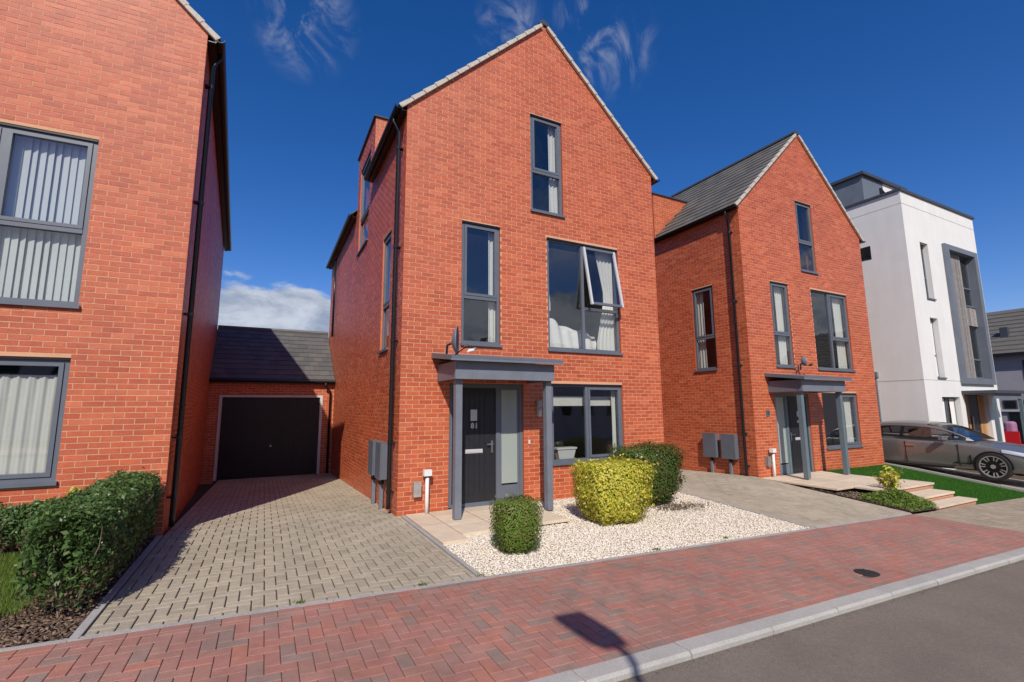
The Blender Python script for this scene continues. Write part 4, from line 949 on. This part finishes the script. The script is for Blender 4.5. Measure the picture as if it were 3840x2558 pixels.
# ---- white rendered building on the far right
def white_building():
    x0, x1, H, y0 = 18.0, 23.95, 9.45, -.05; r = empty('white_building', (x0, y0, -.45), 'tall white rendered building at the right with a grey framed timber bay', 'building')
    MB.TF = Matrix.Translation((-x0, -y0, .45)); D_ = 10
    ops = [(1.01, 1.61, 5.56, 7.68), (1.02, 1.61, 2.69, 4.85), (1.14, 2.52, .45, 2.01), (2.75, 5.60, 2.50, 7.88), (2.90, 4.95, -.5, 2.1)]
    def wl(O, U, N, L_, ops, m='render_white'):
        O, U, N = Vector(O), Vector(U), Vector(N); Z = Vector((0, 0, 1)); b = MB(); P = lambda a, z, n=0: O+U*a+Z*z+N*n
        xs = sorted({0, L_} | {o[0] for o in ops} | {o[1] for o in ops})
        lev = [-.6, 2.575, 2.60, 8.965, 8.99, H]
        for a, c in zip(xs[:-1], xs[1:]):
            mm = (a+c)/2
            for za, zb_ in zip(lev[:-1], lev[1:]):
                n_ = -.018 if zb_-za < .05 else 0
                cuts = [za]
                for o in sorted((o for o in ops if o[0] < mm < o[1]), key=lambda o: o[2]):
                    lo_, hi_ = max(za, min(zb_, o[2])), max(za, min(zb_, o[3]))
                    if hi_ > lo_: cuts += [lo_, hi_]
                cuts.append(zb_)
                for p, q in zip(cuts[::2], cuts[1::2]):
                    if q-p > 1e-4: b.quad(P(a, p, n_), P(c, p, n_), P(c, q, n_), P(a, q, n_))
                if n_: b.quad(P(a, za), P(c, za), P(c, za, n_), P(a, za, n_)); b.quad(P(a, zb_, n_), P(c, zb_, n_), P(c, zb_), P(a, zb_))
        for (a, c, p, q) in ops:
            for e in (((a, p), (a, q)), ((c, q), (c, p)), ((a, q), (c, q)), ((c, p), (a, p))): b.quad(P(*e[0]), P(*e[0], -.3), P(*e[1], -.3), P(*e[1]))
        return b.build('wall', m, r)
    wl((x0, y0, 0), (1, 0, 0), (0, -1, 0), x1-x0, ops); so_ = [(1.12, 1.62, 7.18, 7.72)]
    wl((x0, y0, 0), (0, 1, 0), (-1, 0, 0), D_, so_); wl((x1, y0, 0), (0, 1, 0), (1, 0, 0), D_, []); 
    b = MB(); b.quad((x0, y0+D_, -.6), (x0, y0+D_, H), (x1, y0+D_, H), (x1, y0+D_, -.6)); b.build('wall', 'render_white', r)
    b = MB(); b.box(x0+.3, x1-.3, y0+.3, y0+D_-.3, H-.6, H-.5)
    for z in (2.4, 5.2): b.box(x0+.3, x1-.3, y0+.32, y0+D_-.3, z, z+.1)
    b.box(x0+.3, x1-.3, y0+2.2, y0+2.3, -.5, H-.5); b.build('room', 'plaster', r)
    b = MB()
    for (a, c, p, q) in ((x0-.06, x1+.06, y0-.06, y0+.25), (x0-.06, x0+.25, y0+.25, y0+D_), (x1-.25, x1+.06, y0+.25, y0+D_)): b.box(a, c, p, q, H, H+.09)
    b.build('coping', 'anthracite_dark', r)
    F = ((x0, y0, 0), (1, 0, 0), (0, -1, 0)); kw = dict(inset=.16, sill=True)
    window(r, *F, *ops[0], trans=(6.4, [0]), **kw); window(r, *F, *ops[1], trans=(3.5, [0]), curtain=[(1.3, 1.6, 1, 0, 4.8, 2.75, 'plain')], **kw)
    window(r, *F, *ops[2], mull=1.8, curtain=[(1.2, 1.7, 0, 0, 1.95, .5, 'plain'), (2.1, 2.45, 0, 0, 1.95, .5, 'plain')], **kw)
    window(r, (x0, y0, 0), (0, 1, 0), (-1, 0, 0), *so_[0], inset=.1, sill=False)
    # bay frame
    b = MB(); a, c, p, q = x0+2.75, x0+5.60, 2.50, 7.88; w = .34
    b.box(a, a+w, y0-.10, y0+.30, p, q); b.box(c-.28, c, y0-.10, y0+.30, p, q); b.box(a+w, c-.28, y0-.10, y0+.30, q-.2, q); b.box(a+w, c-.28, y0-.10, y0+.30, p, p+.22); bay = b.build('bay_frame', 'cladding_grey', r)
    xa, xb, xc = a+w, x0+4.50, c-.28; n = 11; wd = (xb-xa)/n
    for k in range(n): b = MB(); b.box(xa+k*wd+.006, xa+(k+1)*wd-.006, y0+.10+random.uniform(0, .008), y0+.14, p+.22, q-.2); b.build('board', 'timber', bay)
    n = 7; wd = (xc-xb)/n
    for k in range(n): b = MB(); b.box(xb+k*wd+.006, xb+(k+1)*wd-.006, y0+.10+random.uniform(0, .008), y0+.14, 4.83, 5.6); b.build('board', 'timber', bay)
    FB = ((x0, y0+.12, 0), (1, 0, 0), (0, -1, 0))
    for (z0_, z1_) in ((5.62, 7.68), (2.74, 4.81)): window(r, *FB, xb-x0+.01, xc-x0-.01, z0_, z1_, trans=(z0_+.75, [0]), inset=.03, curtain=[(4.6, 4.85, 0, 0, z1_-.05, z0_+.1, 'plain')])
    # entrance
    b = MB(); b.box(x0+2.7, x0+5.40, y0-.92, y0-.0, 2.13, 2.24); po = b.build('porch', 'anthracite_dark', r)
    b = MB(); b.box(x0+2.85, x0+5.32, y0-.82, y0-.76, 1.94, 2.13); b.build('beam', 'cladding_grey', po)
    for xx_ in (x0+2.86, x0+5.22): b = MB(); b.box(xx_, xx_+.1, y0-.84, y0-.74, -.5, 1.94); b.build('post', 'teal_grey', po)
    n = 5
    for k in range(n): b = MB(); b.box(x0+2.93+k*.13, x0+3.05+k*.13, y0+.14, y0+.18, -.5, 2.08); b.build('board', 'timber_orange', r)
    for k in range(4): b = MB(); b.box(x0+4.42+k*.13, x0+4.54+k*.13, y0+.14, y0+.18, -.5, 2.08); b.build('board', 'timber_orange', r)
    b = MB(); b.box(x0+3.6, x0+4.40, y0+.16, y0+.2, -.5, 2.08); d = b.build('door', 'black_door', r); b = MB(); b.box(x0+3.66, x0+3.72, y0+.1, y0+.15, .5, 1.3); b.build('handle', 'steel', d)
    # roof terrace room
    a, c, p = x0+.92, 22.2, 1.5
    b = MB(); b.box(a, a+1.6, p, p+5, H-.5, 10.98); pe = b.build('penthouse', 'cladding_grey', r); b = MB(); b.box(a+1.6, c, p+.002, p+5, H-.5, 10.98); b.build('penthouse_wall', 'render_white', r)
    b = MB(); b.box(a-.12, c+.12, p-.12, p+5.2, 10.98, 11.10); b.build('penthouse_roof', 'anthracite_dark', pe)
    b = MB(); b.box(a-.04, a-.005, p+1.2, p+2.2, H, 10.7); b.build('window', 'window_glass', pe)
    b = MB(); b.tube([(x0+.9, .9, H), (x0+.9, .9, 10.15)], .05, 8); b.tube([(x0+.9, .9, 10.1), (x0+1.7, .9, 9.7)], .05, 8); b.build('terrace_parasol', 'black_plastic', pe)
    b = MB(); b.tube([(x0+2.2, .5, H), (x0+2.2, .5, 9.95)], .03, 8); b.box(x0+2.1, x0+2.3, .45, .55, 9.85, 10.1); b.build('terrace_lamp', 'black_plastic', pe)
    b = MB(); b.tube([(x0-.06, 1.35, -.4), (x0-.06, 1.35, 2.9)], .03, 8); b.box(x0-.12, x0, 1.28, 1.42, 2.75, 2.95); b.build('conduit', 'post_grey', r)
    MB.TF = None
white_building()
# ---- grey terrace house closing the street
def far_house():
    X = 31.0; r = empty('terrace_house', (X, 0, -.6), 'grey rendered house with slate roof closing the street at the right edge', 'house'); MB.TF = Matrix.Translation((-X, 0, .6)); ya, yb = -14, 6.5
    b = MB(); b.box(X, X+8, ya, yb, -.8, 4.32); wl = b.build('wall', 'render_grey', r)
    up = Vector((3.6, 0, 2.6)); L_ = up.length; up /= L_; b = MB()
    b.prism([(X-.25, yb+.1, 4.2), (X+3.8, yb+.1, 7.0), (X+8, yb+.1, 4.2)], (0, ya-yb-.2, 0)); rf = b.build('roof', 'slate_tile', r)
    for k in range(11):
        q = k/11; b = MB(); xq, zq = X-.25+4.05*q, 4.2+2.8*q; b.box(xq-.02, xq+.02, ya, yb+.1, zq+.0, zq+.045); b.build('tile_row', 'slate_tile', rf)
    b = MB(); b.box(X-.36, X-.22, ya, yb+.1, 4.14, 4.28); b.build('gutter', 'black_plastic', r)
    b = MB(); b.box(X+1.2, X+1.5, 1.75, 2.05, 5.1, 5.75); b.build('flue', 'anthracite_dark', rf)
    for (y, z0, z1, w) in ((.75, 3.0, 3.85, .5), (-1.4, 3.0, 3.85, .5), (1.6, -.2, 1.3, .35), (1.0, -.2, 1.3, .35), (.3, -.3, 1.7, .7), (-1.6, .3, 1.7, .9), (1.7, 1.55, 1.9, .4), (.95, 1.55, 1.9, .4)):
        b = MB(); b.box(X-.03, X-.0, y-w/2-.05, y+w/2+.05, z0-.05, z1+.05); f = b.build('window', 'anthracite_dark', r); b = MB(); b.box(X-.045, X-.032, y-w/2, y+w/2, z0, z1); b.build('pane', 'car_trim', f)
    b = MB(); b.box(X-.10, X-.0, -.35, 2.2, 1.38, 1.48); b.build('band', 'steel_matt', r); MB.TF = None
far_house()
r = empty('play_chair', (27.0, .62, -.42), 'red plastic seat with a pinkish cushion seen through the posts at the right edge', 'chair')
for (a, c, p, q, z0, z1, n_, m_) in ((-.3, .3, -.3, .3, .38, .45, 'seat', 'red_plastic'), (-.3, -.22, -.3, -.22, 0, .38, 'leg', 'red_plastic'), (.22, .3, -.3, -.22, 0, .38, 'leg', 'red_plastic'), (-.3, -.22, .22, .3, 0, .38, 'leg', 'red_plastic'), (.22, .3, .22, .3, 0, .38, 'leg', 'red_plastic'), (-.3, .3, .22, .3, .45, 1.05, 'backrest', 'red_plastic'), (-.3, -.24, -.3, .22, .45, 1.0, 'armrest', 'red_plastic'), (-.2, .24, -.15, .2, .55, 1.42, 'cushion', 'pink_fabric')):
    b = MB(); b.box(a, c, p, q, z0, z1); o = b.build(n_, m_, r, tf=False)
    if n_ == 'cushion': bv = o.modifiers.new('b', 'BEVEL'); bv.width = .12; bv.segments = 4

# ---- parked car, nose to the street
def car(loc):
    r = empty('parked_car', loc, 'dark grey metallic saloon parked on the drive between brick and white buildings', 'car')
    L_, W2 = 5.15, .95
    st_ = [  # y, half width, z bottom, z shoulder, z centre top
        (0, .62, .30, .58, .62), (.06, .78, .22, .66, .72), (.25, .87, .18, .74, .82), (.6, .92, .17, .82, .90), (1.0, .935, .17, .88, .96), (1.5, .945, .17, .93, 1.02),
        (2.2, .95, .17, .96, 1.04), (3.0, .95, .17, .98, 1.05), (3.8, .95, .18, 1.0, 1.06), (4.4, .93, .2, 1.02, 1.08), (4.85, .88, .26, 1.02, 1.07), (5.08, .82, .34, .98, 1.02), (5.15, .74, .42, .9, .94)]
    vs = []; m = 0
    for (y, w, zb, zs, zt) in st_:
        prof = [(0, zb), (w*.86, zb), (w*.955, zb+.10), (w*.985, zb+(zs-zb)*.42), (w, zb+(zs-zb)*.66), (w*.985, zs-.05), (w*.95, zs-.012), (w*.90, zs), (w*.5, zs+(zt-zs)*.8), (0, zt)]
        ring = prof+[(-x, z) for x, z in prof[-2:0:-1]]; m = len(ring); vs += [(x, y, z) for x, z in ring]
    n = len(st_); fs = [(i*m+k, i*m+(k+1) % m, (i+1)*m+(k+1) % m, (i+1)*m+k) for i in range(n-1) for k in range(m)]+[tuple(range(m))[::-1], tuple(range((n-1)*m, n*m))]
    b = MB(); b.add(vs, fs); body = b.build('body', 'car_paint', r, smooth=True, tf=False); md = body.modifiers.new('s', 'SUBSURF'); md.levels = 2; md.render_levels = 2
    # cabin: one swept surface, split into roof, pillars and glass
    H_ = .475
    def cab(y, v):
        if y < 2.45: t = (y-1.32)/1.13; h = H_*t*(1.85-.85*t)
        elif y < 3.3: h = H_*(1+.03*math.sin((y-2.45)/.85*math.pi))
        else: t = (4.72-y)/1.42; h = H_*t*(1.75-.75*t)
        h = max(h, .001); k = h/H_
        e = min(1, (y-1.32)/.5, (4.72-y)/.5); wb = .70+.17*math.sin(max(0, e)*math.pi/2); zb = 1.0+.06*min(1, (y-1.32)/2.4)
        if v < .72: q = v/.72; return (wb-.235*k*q**1.25, y, zb+.80*h*q)
        q = (v-.72)/.28*math.pi/2; xw = wb-.235*k; return (xw*math.cos(q), y, zb+.80*h+.20*h*math.sin(q))
    nu, nv = 68, 26; regs = {}
    for sg in (-1, 1):
        for i in range(nu):
            for j in range(nv):
                ya, yb_ = 1.33+3.38*i/nu, 1.33+3.38*(i+1)/nu; va, vb = j/nv, (j+1)/nv; ym, vm = (ya+yb_)/2, (va+vb)/2
                if ym < 2.38 and vm > .72: k_ = 'windscreen'
                elif ym > 3.72 and vm > .72: k_ = 'rear_window'
                elif vm > .70: k_ = 'roof'
                elif vm > .62 or ym < 1.5 or ym > 4.45: k_ = 'pillar'
                elif vm < .06 or vm > .58 or 2.92 < ym < 3.02 or 3.95 < ym < 4.02 or ym < 1.62 or ym > 4.32: k_ = 'window_surround'
                else: k_ = 'side_window' + str(sg) + ('a' if ym < 2.97 else 'b')
                P4 = [cab(ya, va), cab(yb_, va), cab(yb_, vb), cab(ya, vb)]; P4 = [(sg*x_, y_, z_) for x_, y_, z_ in P4]
                if sg < 0: P4 = P4[::-1]
                regs.setdefault(k_, MB()).quad(*P4)
    for k_, b in regs.items():
        nm = 'side_window' if k_.startswith('side') else k_
        o = b.build(nm, {'windscreen': 'car_glass', 'rear_window': 'car_glass', 'roof': 'car_paint', 'pillar': 'car_paint', 'window_surround': 'car_trim'}.get(k_, 'car_glass'), r, smooth=True, tf=False)
        import bmesh
        bm = bmesh.new(); bm.from_mesh(o.data); bmesh.ops.remove_doubles(bm, verts=bm.verts, dist=.0008); bm.to_mesh(o.data); bm.free()
    b = MB(); b.box(-.62, .62, 1.9, 4.2, .60, .98); b.build('interior', 'car_trim', r, tf=False)
    for xs_ in (-.36, .36):
        b = MB(); b.box(xs_-.2, xs_+.2, 2.75, 2.92, .8, 1.28); o = b.build('seat', 'car_trim', r, tf=False); bv = o.modifiers.new('b', 'BEVEL'); bv.width = .05; bv.segments = 3
    for xs_ in (-.45, .1):
        b = MB(); b.tube([(xs_, 1.42, 1.045), (xs_+.45, 1.50, 1.075)], .009, 5); b.build('wiper', 'car_trim', r, tf=False)
    def face(name, m_, pts, par, off): 
        c = Vector((0, 2.9, 1.2)); P_ = [Vector(p) for p in pts]; nn = (P_[1]-P_[0]).cross(P_[2]-P_[0]).normalized(); 
        if nn.dot(P_[0]-c) < 0: nn = -nn; P_ = P_[::-1]
        b = MB(); b.quad(*[p+nn*off for p in P_]); return b.build(name, m_, par, tf=False)
    def lerp(a, b_, t): return tuple(a[i]+(b_[i]-a[i])*t for i in range(3))
    for sg in (-1, 1):
        # door cut lines
        for y in (1.62, 2.86, 3.92): b = MB(); b.box(sg*.93, sg*.9535, y-.006, y+.006, .30, .92); b.build('door_line', 'car_trim', r, tf=False)
        b = MB(); b.box(sg*.93, sg*.957, 1.75, 4.1, .235, .275); b.build('sill_line', 'car_trim', r, tf=False)
        b = MB(); b.box(sg*.93, sg*.960, 1.36, 1.385, .38, .62); b.box(sg*.93, sg*.958, 1.385, 1.75, .375, .40); b.build('side_vent', 'car_trim', r, tf=False)
        for y in (2.62, 3.70): b = MB(); b.box(sg*.945, sg*.972, y, y+.22, .80, .83); b.build('door_handle', 'chrome', r, tf=False)
        b = MB(); b.tube([(sg*.86, 1.90, 1.02), (sg*1.0, 1.88, 1.05)], .022, 8); b.add([(sg*.97, 1.80, 1.00), (sg*1.14, 1.86, 1.01), (sg*1.14, 1.97, 1.01), (sg*.97, 1.95, 1.00), (sg*.98, 1.80, 1.13), (sg*1.13, 1.86, 1.12), (sg*1.13, 1.97, 1.12), (sg*.98, 1.95, 1.13)], [(0,3,2,1),(4,5,6,7),(0,1,5,4),(1,2,6,5),(2,3,7,6),(3,0,4,7)]); o = b.build('mirror', 'car_paint', r, tf=False); bv = o.modifiers.new('b', 'BEVEL'); bv.width = .02; bv.segments = 2
        b = MB(); b.add([(sg*.885, .22, .64), (sg*.925, .75, .74), (sg*.915, .75, .82), (sg*.80, .18, .72)], [(0,1,2,3)]); b.add([(sg*.885, .22, .64), (sg*.80, .18, .72), (sg*.55, .06, .70), (sg*.58, .04, .64)], [(0,1,2,3)])
        hl = b.build('headlight', 'headlamp', r, tf=False); hl.location.x = sg*.012; hl.location.y = -.02
        b = MB(); b.box(sg*.55, sg*.84, 5.06, 5.14, .82, .92); b.build('tail_light', 'red_plastic', r, tf=False)
        for yw in (.93, 4.02):
            b = MB(); vs_ = [(sg*(.9535), yw, .35)]; 
            arc = [(sg*.956, yw+.405*math.cos(t), .355+.405*math.sin(t)) for t in [math.pi*k/14-.35 for k in range(17)]]
            arc = [p for p in arc if p[2] > .165]; b.add([(sg*.956, yw, .2)]+arc, [(0, k+1, k+2) for k in range(len(arc)-1)]); b.build('wheel_arch', 'car_trim', r, tf=False)
            def disc(y_off, rad): return [(sg*y_off, yw+rad*math.cos(2*math.pi*k/32), .355+rad*math.sin(2*math.pi*k/32)) for k in range(32)]
            b = MB(); rings = [disc(.74, .33), disc(.74, .355), disc(.955, .358), disc(.972, .345), disc(.974, .285), disc(.95, .275)]; vs_ = sum(rings, []); b.add(vs_, [(i*32+k, i*32+(k+1) % 32, (i+1)*32+(k+1) % 32, (i+1)*32+k) for i in range(5) for k in range(32)])
            wh = b.build('wheel', 'tyre', r, tf=False)
            b = MB(); a1, a2 = disc(.972, .283), disc(.972, .262); a3 = disc(.93, .255); b.add(a1+a2+a3, [(i*32+k, i*32+(k+1) % 32, (i+1)*32+(k+1) % 32, (i+1)*32+k) for i in range(2) for k in range(32)]); b.build('rim', 'alloy', wh, tf=False)
            b = MB(); b.add(disc(.90, .27), [tuple(range(32))]); b.build('brake', 'car_trim', wh, tf=False)
            for k in range(7):
                t = 2*math.pi*k/7+.1; dt = .17; 
                for e in (-1, 1):
                    b = MB(); p0 = (math.cos(t+e*.05)*.05, math.sin(t+e*.05)*.05); p1 = (math.cos(t+e*dt)*.268, math.sin(t+e*dt)*.268); wv = Vector((-(p1[1]-p0[1]), p1[0]-p0[0], 0)).normalized()*.012
                    q = [(sg*.945, yw+p0[0]-wv.x, .355+p0[1]-wv.y), (sg*.945, yw+p0[0]+wv.x, .355+p0[1]+wv.y), (sg*.968, yw+p1[0]+wv.x, .355+p1[1]+wv.y), (sg*.968, yw+p1[0]-wv.x, .355+p1[1]-wv.y)]
                    b.prism(q, (-sg*.03, 0, 0)); b.build('spoke', 'alloy', wh, tf=False)
            b = MB(); b.tube([(sg*.93, yw, .355), (sg*.966, yw, .355)], .055, 14); b.build('hub', 'alloy', wh, tf=False)
    b = MB(); b.box(-.42, .42, -.012, .04, .36, .60); b.build('grille', 'car_trim', r, tf=False)
    b = MB(); b.box(-.26, .26, -.02, -.012, .30, .38); b.build('number_plate', 'white_pvc', r, tf=False)
    return r
car((16.30, -3.28, -.27))
# ---- street lamp behind the camera, its shadow falls on the pavement
r = empty('street_lamp', (-1.99, -10.13, -.03), 'street lamp whose flat head throws a shadow on the red pavement', 'street lamp')
b = MB(); b.tube([(0, 0, -.3), (0, 0, 1.1), (0, 0, 1.12), (0, 0, 5.0)], [.06, .06, .038, .03], 12); b.build('pole', 'post_grey', r, tf=False)
b = MB(); b.tube([(0, 0, 5.0), (-.02, .12, 5.03)], .028, 8); b.build('neck', 'post_grey', r, tf=False)
b = MB(); b.prism([(-.10, .08, 5.0), (.08, .06, 5.0), (.115, .22, 5.0), (.10, .66, 5.0), (-.17, .68, 5.0), (-.16, .22, 5.0)], (0, 0, .07)); b.build('lamp_head', 'anthracite_dark', r, tf=False)
# ---- houses across the street, seen only as reflections in the windows
def opposite(x, w, h, m, lab):
    r = empty('opposite_house', (x, -24, 0), lab, 'house'); b = MB(); b.box(-w/2, w/2, -8, 0, -1, h); b.build('wall', m, r, tf=False)
    b = MB(); b.prism([(-w/2-.3, .3, h), (-w/2-.3, -4, h+2.6), (-w/2-.3, -8.3, h)], (w+.6, 0, 0)); b.build('roof', 'slate_tile', r, tf=False)
    for k in range(int(w/2.2)):
        for z in (1.0, 3.6):
            if z+1.3 > h: continue
            b = MB(); xx_ = -w/2+1.1+k*2.2; b.box(xx_-.5, xx_+.5, 0, .04, z, z+1.3); f = b.build('window', 'anthracite', r, tf=False); b = MB(); b.box(xx_-.44, xx_+.44, .045, .05, z+.06, z+1.24); b.build('pane', 'car_trim', f, tf=False)
opposite(-12, 9, 5.0, 'render_white', 'white rendered house across the road, seen only in window reflections')
opposite(3, 11, 5.2, 'brick', 'brick house across the road, seen only in window reflections')
opposite(20, 12, 5.0, 'render_white', 'wide pale house across the road, reflected in the right house windows')
